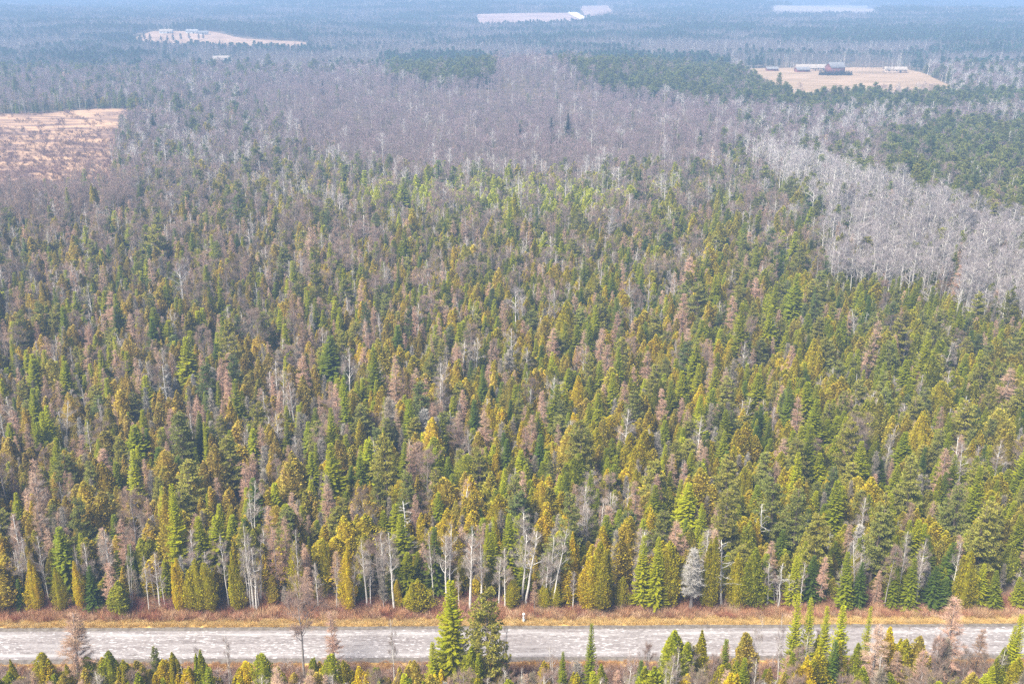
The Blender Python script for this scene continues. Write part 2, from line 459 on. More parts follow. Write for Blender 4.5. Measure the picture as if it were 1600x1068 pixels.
# ------------------------------------------------------------------ instancing of the uncountable forest
def scatter_group(name, col):
    g = bpy.data.node_groups.new(name, 'GeometryNodeTree')
    g.interface.new_socket('Geometry', in_out='INPUT', socket_type='NodeSocketGeometry')
    g.interface.new_socket('Geometry', in_out='OUTPUT', socket_type='NodeSocketGeometry')
    gi = g.nodes.new('NodeGroupInput'); go = g.nodes.new('NodeGroupOutput')
    iop = g.nodes.new('GeometryNodeInstanceOnPoints'); ci = g.nodes.new('GeometryNodeCollectionInfo')
    ci.inputs['Collection'].default_value = col; ci.inputs['Separate Children'].default_value = True; ci.inputs['Reset Children'].default_value = True
    def na(n, dt):
        x = g.nodes.new('GeometryNodeInputNamedAttribute'); x.data_type = dt; x.inputs['Name'].default_value = n; return x.outputs['Attribute']
    iop.inputs['Pick Instance'].default_value = True
    g.links.new(gi.outputs[0], iop.inputs['Points']); g.links.new(ci.outputs[0], iop.inputs['Instance'])
    g.links.new(na('vi', 'INT'), iop.inputs['Instance Index'])
    g.links.new(na('rot', 'FLOAT_VECTOR'), iop.inputs['Rotation']); g.links.new(na('scl', 'FLOAT_VECTOR'), iop.inputs['Scale'])
    g.links.new(iop.outputs[0], go.inputs[0])
    return g

def scatter(name, col, pos, rot, scl, vi, tint, label, cat, kind='stuff'):
    me = bpy.data.meshes.new(name); n = len(pos)
    me.vertices.add(n); me.vertices.foreach_set('co', np.asarray(pos, np.float32).ravel())
    for an, dt, arr, key in (('vi', 'INT', np.asarray(vi, np.int32), 'value'), ('rot', 'FLOAT_VECTOR', np.asarray(rot, np.float32).ravel(), 'vector'),
                             ('scl', 'FLOAT_VECTOR', np.asarray(scl, np.float32).ravel(), 'vector')):
        a = me.attributes.new(an, dt, 'POINT'); a.data.foreach_set(key, arr)
    a = me.attributes.new('tint', 'FLOAT_COLOR', 'POINT'); a.data.foreach_set('color', np.c_[np.asarray(tint), np.ones(n)].astype(np.float32).ravel())
    me.update()
    o = bpy.data.objects.new(name, me); scene.collection.objects.link(o)
    md = o.modifiers.new('scatter', 'NODES'); md.node_group = scatter_group(name, col)
    o['label'] = label; o['category'] = cat; o['kind'] = kind
    return o

# ------------------------------------------------------------------ woods: what grows where
FIELDS = {
    'farm': [(1148, 109), (1200, 107.5), (1300, 106), (1412, 107), (1450, 118), (1488, 136), (1475, 158), (1240, 162), (1200, 146), (1164, 124)],
    'left': [(212, 60), (240, 50), (330, 50), (380, 61), (478, 67), (480, 80), (400, 82), (345, 78), (225, 75)],
    'mid': [(745, 23), (893, 21), (912, 31), (912, 40), (748, 43)],
    'top': [(905, 10), (950, 9), (962, 26), (915, 30)],
    'right': [(1205, 10), (1355, 9), (1372, 26), (1210, 25)],
    'marsh': [(-60, 180), (60, 178), (150, 170), (262, 172), (255, 181), (205, 188), (186, 199), (198, 212), (180, 228), (194, 243), (176, 260), (186, 282), (160, 306), (110, 302), (70, 318), (20, 308), (-60, 322)],
    'yard': [(334, 96), (352, 95), (362, 105), (335, 108)],
}
def w_gauss(u, v, cu, cv, su, sv): return np.exp(-((u - cu) / su) ** 2 - ((v - cv) / sv) ** 2)
def sig(x): return 1 / (1 + np.exp(-np.clip(x, -30, 30)))

PALE = [(1145, 232), (1240, 240), (1330, 270), (1420, 300), (1500, 330), (1600, 366), (1700, 400), (1700, 505), (1600, 505), (1500, 478), (1430, 458), (1330, 445), (1290, 415), (1300, 340), (1200, 275)]
DARKR = [(1350, 262), (1370, 212), (1500, 196), (1700, 190), (1700, 380), (1600, 350), (1500, 312), (1420, 284)]
PINE1 = [(890, 100), (1000, 92), (1120, 100), (1200, 128), (1240, 148), (1200, 168), (1080, 158), (960, 140), (905, 120)]
PINE2 = [(600, 98), (680, 92), (775, 96), (770, 125), (690, 132), (610, 122)]
PINE3 = [(1195, 150), (1490, 152), (1700, 138), (1700, 168), (1400, 174), (1220, 172)]
HARD = [(770, 100), (850, 88), (900, 112), (960, 140), (1060, 160), (1130, 200), (1120, 250), (800, 265), (560, 250), (430, 190), (380, 130), (560, 120), (700, 135)]

def smooth_noise(x, y, s, seed):
    R = np.random.default_rng(seed); out = 0
    for i in range(5):
        a = R.uniform(0, 6.28); ph = R.uniform(0, 6.28); f = R.uniform(.7, 1.6) / s
        out = out + np.sin((x * math.cos(a) + y * math.sin(a)) * f * 6.28 + ph + 1.3 * np.sin((x * math.sin(a) - y * math.cos(a)) * f * 4 + ph))
    return out / 3.2

def weights(u, v, x, y):
    n = len(u); W = {k: np.zeros(n) for k in KL}
    n1 = smooth_noise(x, y, 40, 1); n2 = smooth_noise(x, y, 28, 2); n3 = smooth_noise(x, y, 90, 3)
    left = sig((600 - u) / 120); right = sig((u - 1150) / 120)
    up = sig((300 - v) / 30)                              # thinner, greyer woods further back
    W['cedar'] += .50 + .12 * n1 - .22 * up
    W['spruce'] += .25 - .10 * n1 + .15 * right - .07 * left
    W['pine'] += .05 + .06 * right + .02 * n2
    W['tamarack'] += np.clip(.085 + .09 * n2, .02, 1) + .03 * left + .05 * up + .04 * w_gauss(u, v, 900, 430, 900, 110)
    W['grey'] += np.clip(.09 + .07 * n3, .03, 1) + .10 * left * (v > 400)
    W['birch'] += .030 + .07 * up + .05 * w_gauss(u, v, 800, 370, 900, 90)
    W['hardwood'] += .08 * w_gauss(u, v, 800, 370, 900, 80) + .012 + .02 * left + .22 * up
    W['snag'] += .006 + .02 * up
    W['aspen'] += .002 + .03 * up
    W['snag'] += .05 * w_gauss(u, v, 850, 280, 400, 45)
    def region(mask, d, amount=1.0):
        m = mask * amount
        for k in KL: W[k] = W[k] * (1 - m) + d.get(k, 0) * m
    lim = 262 - 62 * sig((470 - u) / 60) - 30 * sig((u - 1150) / 60)
    bare = sig((lim - v + 20 * n1) / 14)
    region(bare, dict(hardwood=.58, birch=.14, spruce=.10, tamarack=.06, aspen=.06, pine=.02, cedar=.03, snag=.02))
    region(bare * sig((430 - u) / 60), dict(hardwood=.36, birch=.08, spruce=.34, tamarack=.08, pine=.08, cedar=.05, grey=.01))
    region(bare * sig((u - 1180) / 50), dict(hardwood=.38, birch=.12, spruce=.14, pine=.22, tamarack=.04, aspen=.10), .9)
    ln = np.clip(1 - np.hypot((u - 60) / 230, (v - 295) / 65), 0, 1)
    region(np.clip(ln * 1.6, 0, 1), dict(hardwood=.55, tamarack=.22, spruce=.12, grey=.1))
    gl = w_gauss(u, v, 780, 308, 260, 26)
    region(np.clip(gl * 1.3, 0, .92), dict(cedar=.62, spruce=.12, birch=.1, snag=.06, hardwood=.14))
    region(in_poly(u + 14 * n1, v + 6 * n2, HARD).astype(float), dict(hardwood=.88, birch=.05, aspen=.02, spruce=.04, tamarack=.01))
    region(in_poly(u + 34 * n1 + 16 * n2, v + 14 * n2 + 8 * n1, PALE).astype(float), dict(aspen=.60, birch=.08, spruce=.17, cedar=.08, tamarack=.07), .76)
    region(in_poly(u + 45 * n3 + 15 * n1, v + 12 * n2, DARKR).astype(float), dict(pine=.68, spruce=.14, hardwood=.12, tamarack=.03, birch=.03))
    for P in (PINE1, PINE2, PINE3):
        region(in_poly(u + 6 * n1, v + 2 * n2, P).astype(float), dict(pine=.86, hardwood=.08, spruce=.06))
    # the wood far back: bands of evergreens and bare trees
    b = sig((110 - v) / 8) * (np.clip(.5 + .9 * smooth_noise(x, y, 500, 9), 0, 1))
    region(b * (1 - in_poly(u, v, HARD)), dict(pine=.5, spruce=.3, hardwood=.2))
    W['aspen'] = W['aspen'] * (v < 520)
    A = np.stack([np.clip(W[k], 0, None) for k in KL], 1)
    return A / A.sum(1, keepdims=True)

PAL = {  # own colours of the foliage or twigs, linear
    'cedar': [(.385, .335, .014), (.570, .435, .016), (.430, .335, .055), (.300, .310, .014)],
    'spruce': [(.205, .232, .010), (.335, .340, .010), (.095, .138, .018)],
    'pine': [(.245, .260, .060), (.345, .320, .055), (.170, .205, .062)],
    'tamarack': [(.44, .28, .20), (.38, .25, .17), (.46, .32, .23)],
    'birch': [(.30, .25, .21), (.25, .19, .16)],
    'aspen': [(.28, .245, .245), (.22, .185, .185)],
    'hardwood': [(.235, .160, .125), (.20, .145, .105)],
    'grey': [(.28, .25, .21), (.24, .20, .14), (.34, .32, .29)],
    'snag': [(.5, .48, .45)],
}
def tints(kind, x, y, u, v, R):
    P = np.array(PAL[kind]); n = len(x); m = len(P)
    s = .5 + .38 * smooth_noise(x, y, 55, 21 + len(kind)) + R.normal(0, .28, n)
    s = np.clip(s, 0, .999) * (m - 1); i = s.astype(int); f = (s - i)[:, None]
    i2 = np.minimum(i + 1, m - 1)
    c = P[i] * (1 - f) + P[i2] * f
    if kind == 'cedar':
        # bronze on the left, golden in the middle, greener to the right and further back
        br = (sig((560 - u) / 120) * sig((830 - v) / 60) * .5)[:, None]; c = c * (1 - br) + np.array((.38, .28, .10)) * br
        gr = (sig((u - 1150) / 120) * .35 + sig((400 - v) / 40) * .35)[:, None]; c = c * (1 - gr) + np.array((.20, .225, .04)) * gr
        gl = np.clip(1.3 * w_gauss(u, v, 780, 308, 250, 26), 0, .95)[:, None]; c = c * (1 - gl) + np.array((.50, .52, .05)) * gl
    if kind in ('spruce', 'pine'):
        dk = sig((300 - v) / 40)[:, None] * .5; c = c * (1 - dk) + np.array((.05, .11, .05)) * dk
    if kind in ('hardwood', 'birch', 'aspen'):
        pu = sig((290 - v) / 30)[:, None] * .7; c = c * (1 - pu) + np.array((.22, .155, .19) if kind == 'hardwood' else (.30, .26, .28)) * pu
    c = c * np.clip(R.lognormal(0, .14, n), .7, 1.3)[:, None]
    return np.clip(c, .01, .8)

# hand placed trees: tip pixel (u, v) in the photograph, kind, height in metres, width factor, colour index, words
FORE = [
 ('cedar', 18, 1029, 8, 1.0, 0), ('cedar', 62, 1020, 9, 1.1, 0), ('tamarack', 102, 957, 15, 1.8, 1), ('cedar', 106, 1036, 8, .8, 0), ('cedar', 132, 1044, 7, 1.1, 1),
 ('cedar', 170, 1014, 10, 1.15, 3), ('cedar', 190, 1030, 9, 1.0, 0), ('pine', 241, 1010, 9, .62, 0), ('cedar', 267, 1019, 9, .9, 0), ('snag', 283, 1022, 9, .6, 0), ('cedar', 316, 1016, 10, 1.1, 3),
 ('birch', 350, 985, 11, .5, 1), ('birch', 305, 1000, 10, .5, 1), ('cedar', 376, 1043, 7, 1.2, 0), ('cedar', 409, 1020, 10, 1.15, 3), ('cedar', 436, 1040, 8, 1.1, 0), ('hardwood', 464, 902, 17, 1.2, 0),
 ('cedar', 488, 1026, 9, 1.15, 3), ('cedar', 514, 1022, 10, 1.2, 3), ('cedar', 540, 1031, 9, 1.0, 0), ('tamarack', 519, 952, 13, 1.1, 0), ('tamarack', 584, 1046, 7, 1.0, 1), ('birch', 612, 960, 13, .5, 1),
 ('spruce', 703, 910, 19, 1.5, 1), ('pine', 764, 917, 19, .95, 1), ('spruce', 742, 955, 13, 1.1, 0), ('spruce', 676, 1004, 11, 1.25, 1), ('cedar', 733, 1008, 11, 1.4, 3), ('birch', 725, 985, 12, .7, 0), ('birch', 791, 975, 12, .5, 0),
 ('cedar', 850, 1033, 7, .9, 1), ('spruce', 878, 1016, 9, .9, 0), ('birch', 866, 1010, 9, .8, 1), ('spruce', 922, 976, 13, .95, 0), ('cedar', 942, 1034, 8, 1.0, 3), ('grey', 905, 1034, 7, 1.7, 0), ('tamarack', 965, 1046, 6, 1.2, 0), ('grey', 832, 1052, 5, 1.3, 1),
 ('grey', 1040, 1024, 8, 2.0, 2), ('cedar', 1052, 986, 13, 1.4, 3), ('cedar', 1078, 1004, 11, 1.2, 3), ('cedar', 1097, 985, 12, 1.15, 0), ('snag', 1015, 1020, 9, .7, 0), ('cedar', 1135, 1036, 8, 1.0, 0),
 ('cedar', 1168, 986, 13, 1.3, 2), ('cedar', 1155, 1030, 9, 1.1, 3), ('birch', 1189, 958, 15, .5, 1), ('birch', 1228, 955, 15, .45, 1), ('cedar', 1203, 1040, 8, 1.0, 2), ('birch', 1165, 1030, 9, .9, 0),
 ('spruce', 1249, 927, 17, .85, 1), ('spruce', 1272, 935, 16, .9, 1), ('spruce', 1296, 948, 15, .9, 1), ('spruce', 1319, 945, 16, 1.1, 1), ('spruce', 1361, 950, 15, .8, 1), ('birch', 1262, 985, 13, .8, 0), ('spruce', 1238, 1020, 10, 1.1, 0),
 ('cedar', 1275, 1012, 10, 1.3, 0), ('birch', 1321, 985, 12, .7, 0), ('tamarack', 1369, 975, 15, 1.6, 2), ('cedar', 1391, 979, 13, 1.0, 1), ('cedar', 1345, 1005, 11, 1.0, 3), ('birch', 1290, 1022, 9, 1.0, 1), ('tamarack', 1258, 1046, 7, 1.0, 0), ('spruce', 1310, 1044, 7, 1.0, 0),
 ('cedar', 1418, 998, 12, 1.3, 0), ('cedar', 1433, 1010, 10, 1.0, 2), ('birch', 1424, 972, 14, .5, 1), ('hardwood', 1468, 985, 13, .65, 0), ('tamarack', 1495, 932, 17, 1.5, 0), ('grey', 1476, 995, 11, 1.3, 1), ('cedar', 1441, 1033, 8, 1.2, 1), ('birch', 1462, 1022, 9, .9, 0),
 ('hardwood', 1515, 1012, 10, .6, 1), ('hardwood', 1540, 1018, 10, .6, 1), ('spruce', 1582, 977, 13, .9, 1), ('spruce', 1598, 966, 15, 1.1, 1), ('birch', 1570, 1002, 11, .8, 0), ('cedar', 1575, 1012, 10, 1.2, 3), ('birch', 1590, 1020, 9, .9, 1), ('cedar', 1400, 1042, 7, 1.1, 3),
]
_r = random.Random(31)
for _i in range(34):                    # the closer growth at the right foot of the photo
    _u = _r.uniform(1235, 1600) if _i < 20 else _r.uniform(1000, 1235)
    _k = _r.choice(['cedar', 'cedar', 'birch', 'tamarack', 'spruce', 'hardwood'])
    FORE.append((_k, _u, _r.uniform(978 if _i < 20 else 995, 1040), _r.uniform(9, 13), {'birch': .8, 'hardwood': .7, 'tamarack': 1.3}.get(_k, 1.2), _r.randint(0, 2)))
for _i in range(16):
    FORE.append(('cedar', _r.uniform(0, 660), _r.uniform(1024, 1050), 8, 1.3, _r.randint(0, 3)))
# forest edge and landmark trees inside the wood: base pixel v is worked out from the tip
EDGE = [
 ('spruce', 5, 905, 8, 1.5, 2), ('cedar', 43, 875, 9.3, 1.0, 1), ('birch', 27, 878, 10, .45, 1), ('birch', 62, 872, 9, .5, 1), ('cedar', 82, 885, 8.5, .8, 0), ('cedar', 109, 873, 10, .9, 1), ('spruce', 133, 885, 8.5, 1.5, 2), ('birch', 116, 850, 12, .5, 1),
 ('tamarack', 165, 880, 8.5, 1.4, 0), ('birch', 61, 800, 9.5, 1.2, 0), ('birch', 215, 868, 11, .6, 0), ('birch', 240, 876, 10, .6, 0), ('tamarack', 191, 808, 12, 1.1, 0), ('birch', 192, 850, 12, .4, 0), ('cedar', 272, 872, 10, .9, 1), ('cedar', 304, 872, 9.5, 1.3, 0), ('cedar', 322, 878, 9, 1.1, 0), ('grey', 284, 870, 9, .9, 2),
 ('birch', 345, 830, 14, .6, 0), ('birch', 388, 842, 13.3, 1.15, 0), ('cedar', 362, 860, 11, .9, 0), ('tamarack', 427, 825, 13, 1.1, 0), ('tamarack', 442, 808, 14, 1.0, 1), ('cedar', 462, 845, 11, 1.1, 0), ('birch', 488, 875, 10, .9, 0), ('birch', 520, 865, 11, .5, 1), ('cedar', 540, 855, 11.5, 1.1, 1), ('cedar', 505, 838, 10, .9, 0),
 ('birch', 550, 868, 10, .8, 0), ('birch', 568, 838, 13, .9, 0), ('birch', 597, 845, 11.5, 1.05, 0), ('spruce', 610, 825, 11, .7, 1), ('cedar', 618, 905, 6.5, 1.1, 1), ('cedar', 652, 903, 7, 1.9, 0), ('snag', 635, 785, 14, 1.5, 0), ('birch', 697, 818, 14.5, 1.2, 0), ('birch', 733, 824, 14.5, 1.2, 0), ('birch', 750, 856, 12, 1.1, 0), ('spruce', 760, 820, 12, .9, 1), ('spruce', 774, 808, 13, .9, 1),
 ('birch', 789, 852, 12.5, .9, 0), ('birch', 822, 815, 15, 1.3, 0), ('cedar', 800, 905, 6, 1.4, 0), ('cedar', 852, 905, 6.5, 1.3, 0), ('birch', 860, 890, 8.5, .9, 0), ('cedar', 870, 905, 6.2, 1.5, 0), ('birch', 912, 885, 9, 1.0, 0), ('cedar', 940, 845, 13, 1.3, 0), ('cedar', 925, 870, 10, 1.3, 1), ('cedar', 895, 830, 12, 1.2, 1), ('cedar', 975, 900, 7, 1.2, 0), ('birch', 1000, 892, 8, .8, 1),
 ('spruce', 1008, 840, 13.5, 1.4, 1), ('spruce', 1030, 840, 13, 1.2, 1), ('cedar', 1050, 850, 12, 1.1, 0), ('grey', 1088, 858, 11.5, 1.9, 2), ('cedar', 1115, 838, 13, .9, 0), ('snag', 1142, 842, 13.5, 1.5, 0), ('snag', 1138, 785, 12, 2.0, 0), ('snag', 1194, 788, 12, 1.3, 0), ('cedar', 1188, 855, 12, 1.4, 3), ('cedar', 1160, 862, 11, 1.2, 0), ('snag', 1228, 880, 9.5, 1.5, 0), ('spruce', 1248, 868, 10, 1.2, 1), ('birch', 1265, 876, 10, .8, 1), ('tamarack', 1298, 866, 11, 1.0, 0),
 ('spruce', 1330, 862, 10.5, 1.5, 0), ('spruce', 1350, 878, 9, 1.3, 2), ('tamarack', 1383, 890, 8, 1.1, 0), ('hardwood', 1398, 850, 12, .8, 0), ('spruce', 1405, 880, 8.5, 1.3, 0), ('spruce', 1432, 872, 9.5, 1.4, 0), ('spruce', 1468, 884, 8.2, 1.7, 2), ('cedar', 1520, 860, 11, 1.3, 0), ('spruce', 1545, 880, 8.5, 1.5, 1), ('spruce', 1572, 892, 8, 1.5, 0), ('pine', 1250, 765, 15, 1.0, 0), ('pine', 1215, 745, 16, 1.1, 0), ('pine', 1385, 770, 16, .85, 1), ('pine', 1500, 755, 15, .9, 0), ('pine', 1550, 780, 16, .9, 1),
 ('pine', 600, 678, 17, 1.0, 1), ('pine', 635, 735, 13, .9, 0), ('tamarack', 380, 720, 12, 1.1, 0), ('spruce', 252, 760, 12, 1.1, 1), ('spruce', 318, 660, 13, .8, 1), ('tamarack', 1480, 700, 14, 1.3, 0), ('pine', 1330, 655, 16, 1.1, 1), ('pine', 1512, 625, 15, 1.2, 1), ('tamarack', 1070, 722, 12, 1.0, 0), ('tamarack', 1030, 738, 11, 1.0, 0),
 ('pine', 356, 498, 17, 1.0, 1), ('tamarack', 356, 580, 13, 1.4, 0), ('tamarack', 965, 487, 13, 1.3, 0), ('tamarack', 940, 512, 14, 1.4, 0), ('tamarack', 953, 538, 14, 1.5, 0), ('tamarack', 1012, 548, 12, 1.5, 0), ('tamarack', 1068, 458, 15, 1.5, 0), ('tamarack', 1145, 462, 15, 1.5, 0), ('tamarack', 862, 512, 13, 1.4, 0), ('tamarack', 1106, 528, 12, 1.2, 0), ('tamarack', 1240, 540, 13, 1.3, 0), ('tamarack', 715, 540, 11, 1.3, 0), ('tamarack', 18, 640, 12, 1.5, 0), ('tamarack', 1252, 620, 14, 1.3, 0), ('birch', 612, 612, 11, 1.2, 0), ('grey', 660, 640, 10, 2.0, 2), ('snag', 826, 608, 11, .9, 0),
 ('pine', 60, 470, 14, 1.0, 0), ('tamarack', 180, 545, 11, 1.3, 0), ('pine', 1395, 470, 14, 1.1, 2),
]

R0 = np.random.default_rng(404)
for i in range(44):
    u = R0.uniform(10, 960) if i < 32 else R0.uniform(960, 1590)
    EDGE.append(('birch', u, R0.uniform(815, 898), 0, R0.uniform(.6, 1.1), int(R0.integers(0, 2))))
for i in range(len(EDGE)):
    if EDGE[i][3] == 0:                       # height that brings its foot to the edge of the wood
        k, u, v, h, wf, ci = EDGE[i]; h = (955 + R0.uniform(-14, 4) - v) / 8.9; EDGE[i] = (k, u, v, h, wf, ci)
# road geometry (world line through two points of its centre)
r0_, r1_ = unproject(0, 1009), unproject(1600, 1001)
rdx = (r1_ - r0_); rdx = rdx / np.linalg.norm(rdx); rnx = np.array([-rdx[1], rdx[0], 0])
def road_dist(x, y): return (x - r0_[0]) * rnx[0] + (y - r0_[1]) * rnx[1]      # positive = beyond the road
HALF = 3.9

trees = []     # kind, x, y, z, h, wf, tint, hand, u_tip, v_tip
Rh = np.random.default_rng(77)
for src in (FORE, EDGE):
    for (k, u, v, h, wf, ci) in src:
        z = 0.0
        for _ in range(20):
            p = unproject(u, v, z + h); z = float(hills(p[0], p[1]))
        if src is EDGE and road_dist(p[0], p[1]) < HALF + 4.6:
            # keep it out of the verge: slide back and adjust the height so that the tip stays
            sft = HALF + 4.6 + Rh.uniform(0, 1.2) - road_dist(p[0], p[1]); p = p + rnx * sft
            t = p[1] / (CP + (-(v - 534) / F) * SP); h = float(H + (-SP - (v - 534) / F * CP) * t)
        if src is FORE and road_dist(p[0], p[1]) > -HALF - 1.8:
            sft = -HALF - 1.8 - Rh.uniform(0, 1.) - road_dist(p[0], p[1]); p = p + rnx * sft
            t = p[1] / (CP + (-(v - 534) / F) * SP); h = float(H + (-SP - (v - 534) / F * CP) * t)
        c = np.array(PAL[k][min(ci, len(PAL[k]) - 1)]) * Rh.uniform(.88, 1.15)
        trees.append([k, p[0], p[1], z, h, wf * {'spruce': .72, 'cedar': (.82 if src is FORE else .7)}.get(k, 1), c, True])

# the wood itself, on a jittered grid whose spacing opens out with distance
pts = []
def band(y0, y1, sp, extra=6):
    ys = np.arange(y0, y1, sp); out = []
    for y in ys:
        hw = (math.hypot(y, H) * .52 + extra)
        xs = np.arange(-hw, hw, sp) + rng.uniform(0, sp)
        out.append(np.c_[xs, np.full(len(xs), y)])
    P = np.concatenate(out); P += rng.uniform(-.46, .46, P.shape) * sp
    return P
B = np.concatenate([band(132, 165, 2.35), band(165, 330, 2.55), band(330, 620, 3.0), band(620, 1080, 3.9)])
B = B[rng.random(len(B)) < .95]
rd = road_dist(B[:, 0], B[:, 1]); B = B[rd > HALF + 4.4]
hx = np.array([(t[1], t[2]) for t in trees])
for a, b in hx:                                  # room round the hand placed trees
    B = B[((B[:, 0] - a) ** 2 + (B[:, 1] - b) ** 2) > 1.5 ** 2]
zb = hills(B[:, 0], B[:, 1]); ub, vb = project(B[:, 0], B[:, 1], zb + 6); ug, vg = project(B[:, 0], B[:, 1], zb)
keep = np.ones(len(B), bool)
for P in FIELDS.values(): keep &= ~in_poly(ug, vg, P)
B, zb, ub, vb = B[keep], zb[keep], ub[keep], vb[keep]
Wt = weights(ub, vb, B[:, 0], B[:, 1])
bare_share = Wt[:, [KL.index('aspen'), KL.index('hardwood')]].sum(1)
thin = rng.random(len(B)) > np.clip(bare_share - .25, 0, 1) * .9          # broad bare crowns stand further apart
B, zb, ub, vb, Wt = B[thin], zb[thin], ub[thin], vb[thin], Wt[thin]
cum = Wt.cumsum(1); kk = (rng.random((len(B), 1)) > cum).sum(1).clip(0, len(KL) - 1)
arr_h = np.zeros(len(B)); arr_t = np.zeros((len(B), 3)); arr_w = np.zeros(len(B))
HM = dict(cedar=(7.0, .24), spruce=(7.8, .28), pine=(10.4, .2), tamarack=(8.8, .2), birch=(10.2, .16), aspen=(14.0, .12), hardwood=(10.8, .2), grey=(7.0, .2), snag=(9.5, .22))
for i, k in enumerate(KL):
    m = kk == i
    if not m.any(): continue
    arr_h[m] = HM[k][0] * np.exp(rng.normal(0, HM[k][1], m.sum()))
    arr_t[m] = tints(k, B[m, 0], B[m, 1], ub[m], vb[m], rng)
    arr_w[m] = np.exp(rng.normal(0, .17, m.sum())) * (1.0 if k not in ('pine',) else .85)
dens = smooth_noise(B[:, 0], B[:, 1], 22, 71); arr_h *= 1 + .10 * np.clip(dens, -1.2, 1.2)
# younger growth along the edge of the wood
edge = road_dist(B[:, 0], B[:, 1]) < HALF + 9
arr_h[edge] *= rng.uniform(.45, .95, edge.sum())
scl_gap = np.where(B[:, 1] > 620, 1.25, np.where(B[:, 1] > 330, 1.1, 1.0)); arr_w *= scl_gap * 1.2
# a low fringe of trees south of the road, tops below or just inside the frame
S = band(108, 124, 2.3); S = S[(road_dist(S[:, 0], S[:, 1]) < -HALF - 3)]
us, vs_ = project(S[:, 0], S[:, 1], np.zeros(len(S)))
for (x, y) in S:
    if ((hx[:, 0] - x) ** 2 + (hx[:, 1] - y) ** 2).min() < 1.3 ** 2: continue
    k = random.choices(['cedar', 'spruce', 'hardwood', 'tamarack', 'grey', 'birch'], [.34, .08, .14, .14, .14, .16])[0]
    # highest allowed tip stays under v = 1040
    t = y / (CP + (-(1046 - 534) / F) * SP); hm = H + (-SP - (1046 - 534) / F * CP) * t
    h = hm * random.uniform(.7, 1.05)
    if h < 2.2 or project(x, y, h)[1] > 1110: continue
    c = np.array(random.choice(PAL[k])) * random.uniform(.85, 1.15)
    trees.append([k, x, y, 0.0, h, random.uniform(.9, 1.3), c, False])
n_free = len(trees)

# choose the individuals: per kind the largest in the picture
inst = []
for i in range(len(B)):
    inst.append((KL[kk[i]], B[i, 0], B[i, 1], zb[i], arr_h[i], arr_w[i], arr_t[i]))
LIMIT = 290
sel = {k: [] for k in KL}
for t in trees: sel[t[0]].append((1e9 if t[7] else 1e8, t))
idx_by = {k: np.where(kk == i)[0] for i, k in enumerate(KL)}
rest = {k: [] for k in KL}
for k in KL:
    idx = idx_by[k]
    if len(idx) == 0: continue
    d = np.hypot(B[idx, 1], H); size = arr_h[idx] / d
    ut, vt = project(B[idx, 0], B[idx, 1], zb[idx] + arr_h[idx])
    inside = (ut > 4) & (ut < 1596) & (vt > 2) & (vt < 1060)
    if k == 'hardwood': inside &= B[idx, 1] < 300
    order = idx[np.argsort(-np.where(inside, size, 0))]
    nin = max(0, min(LIMIT - len(sel[k]), int(inside.sum())))
    for i in order[:nin]: sel[k].append((0, [k, B[i, 0], B[i, 1], zb[i], arr_h[i], arr_w[i], arr_t[i], False]))
    rest[k] = order[nin:]

# ------------------------------------------------------------------ ground, road, verges
def link(o): scene.collection.objects.link(o); return o
def structure(name, me, label=None):
    o = link(bpy.data.objects.new(name, me)); o['kind'] = 'structure'
    if label: o['label'] = label
    return o

ys = np.concatenate([np.arange(-60, 400, 20), np.arange(400, 1500, 25), np.arange(1500, 9600, 90)])
xs = np.concatenate([np.arange(-6500, -1500, 125), np.arange(-1500, 1500, 25), np.arange(1500, 6501, 125)])
X, Y = np.meshgrid(xs, ys); Z = hills(X, Y)
V = np.c_[X.ravel(), Y.ravel(), Z.ravel()]; nx = len(xs)
I = (np.arange(len(ys) - 1)[:, None] * nx + np.arange(nx - 1)[None]).ravel()
g = MB(); g.mesh(V, np.c_[I, I + 1, I + 1 + nx, I + nx])
M['floor'] = plain_mat('forest floor litter', (.06, .045, .03), (.16, .12, .08), .35, 6, .95, bump=.3)
ground = structure('ground', g.build('ground', M['floor'], True), 'dark leaf litter of the forest floor')

def strip(name, d0, d1, z, mat, seg=2.0, wob=0.25, label=None, camber=0, rows=6, seed=1):
    R = np.random.default_rng(seed); n = int(520 / seg); s = np.linspace(-180, 340, n)
    def w(): 
        a = R.normal(0, 1, n); k = np.ones(5) / 5; return np.convolve(a, k, 'same') * wob
    w0, w1 = w(), w(); Vv = []
    for j in range(rows + 1):
        f = j / rows; dd = (d0 + w0) * (1 - f) + (d1 + w1) * f
        zz = z + camber * (1 - (2 * f - 1) ** 2)
        Vv.append(np.c_[r0_[0] + rdx[0] * s + rnx[0] * dd, r0_[1] + rdx[1] * s + rnx[1] * dd, np.full(n, zz)])
    V = np.stack(Vv, 0).reshape(-1, 3)
    I = (np.arange(rows)[:, None] * n + np.arange(n - 1)[None]).ravel()
    b = MB(); b.mesh(V, np.c_[I, I + 1, I + 1 + n, I + n])
    return structure(name, b.build(name, mat, True), label)

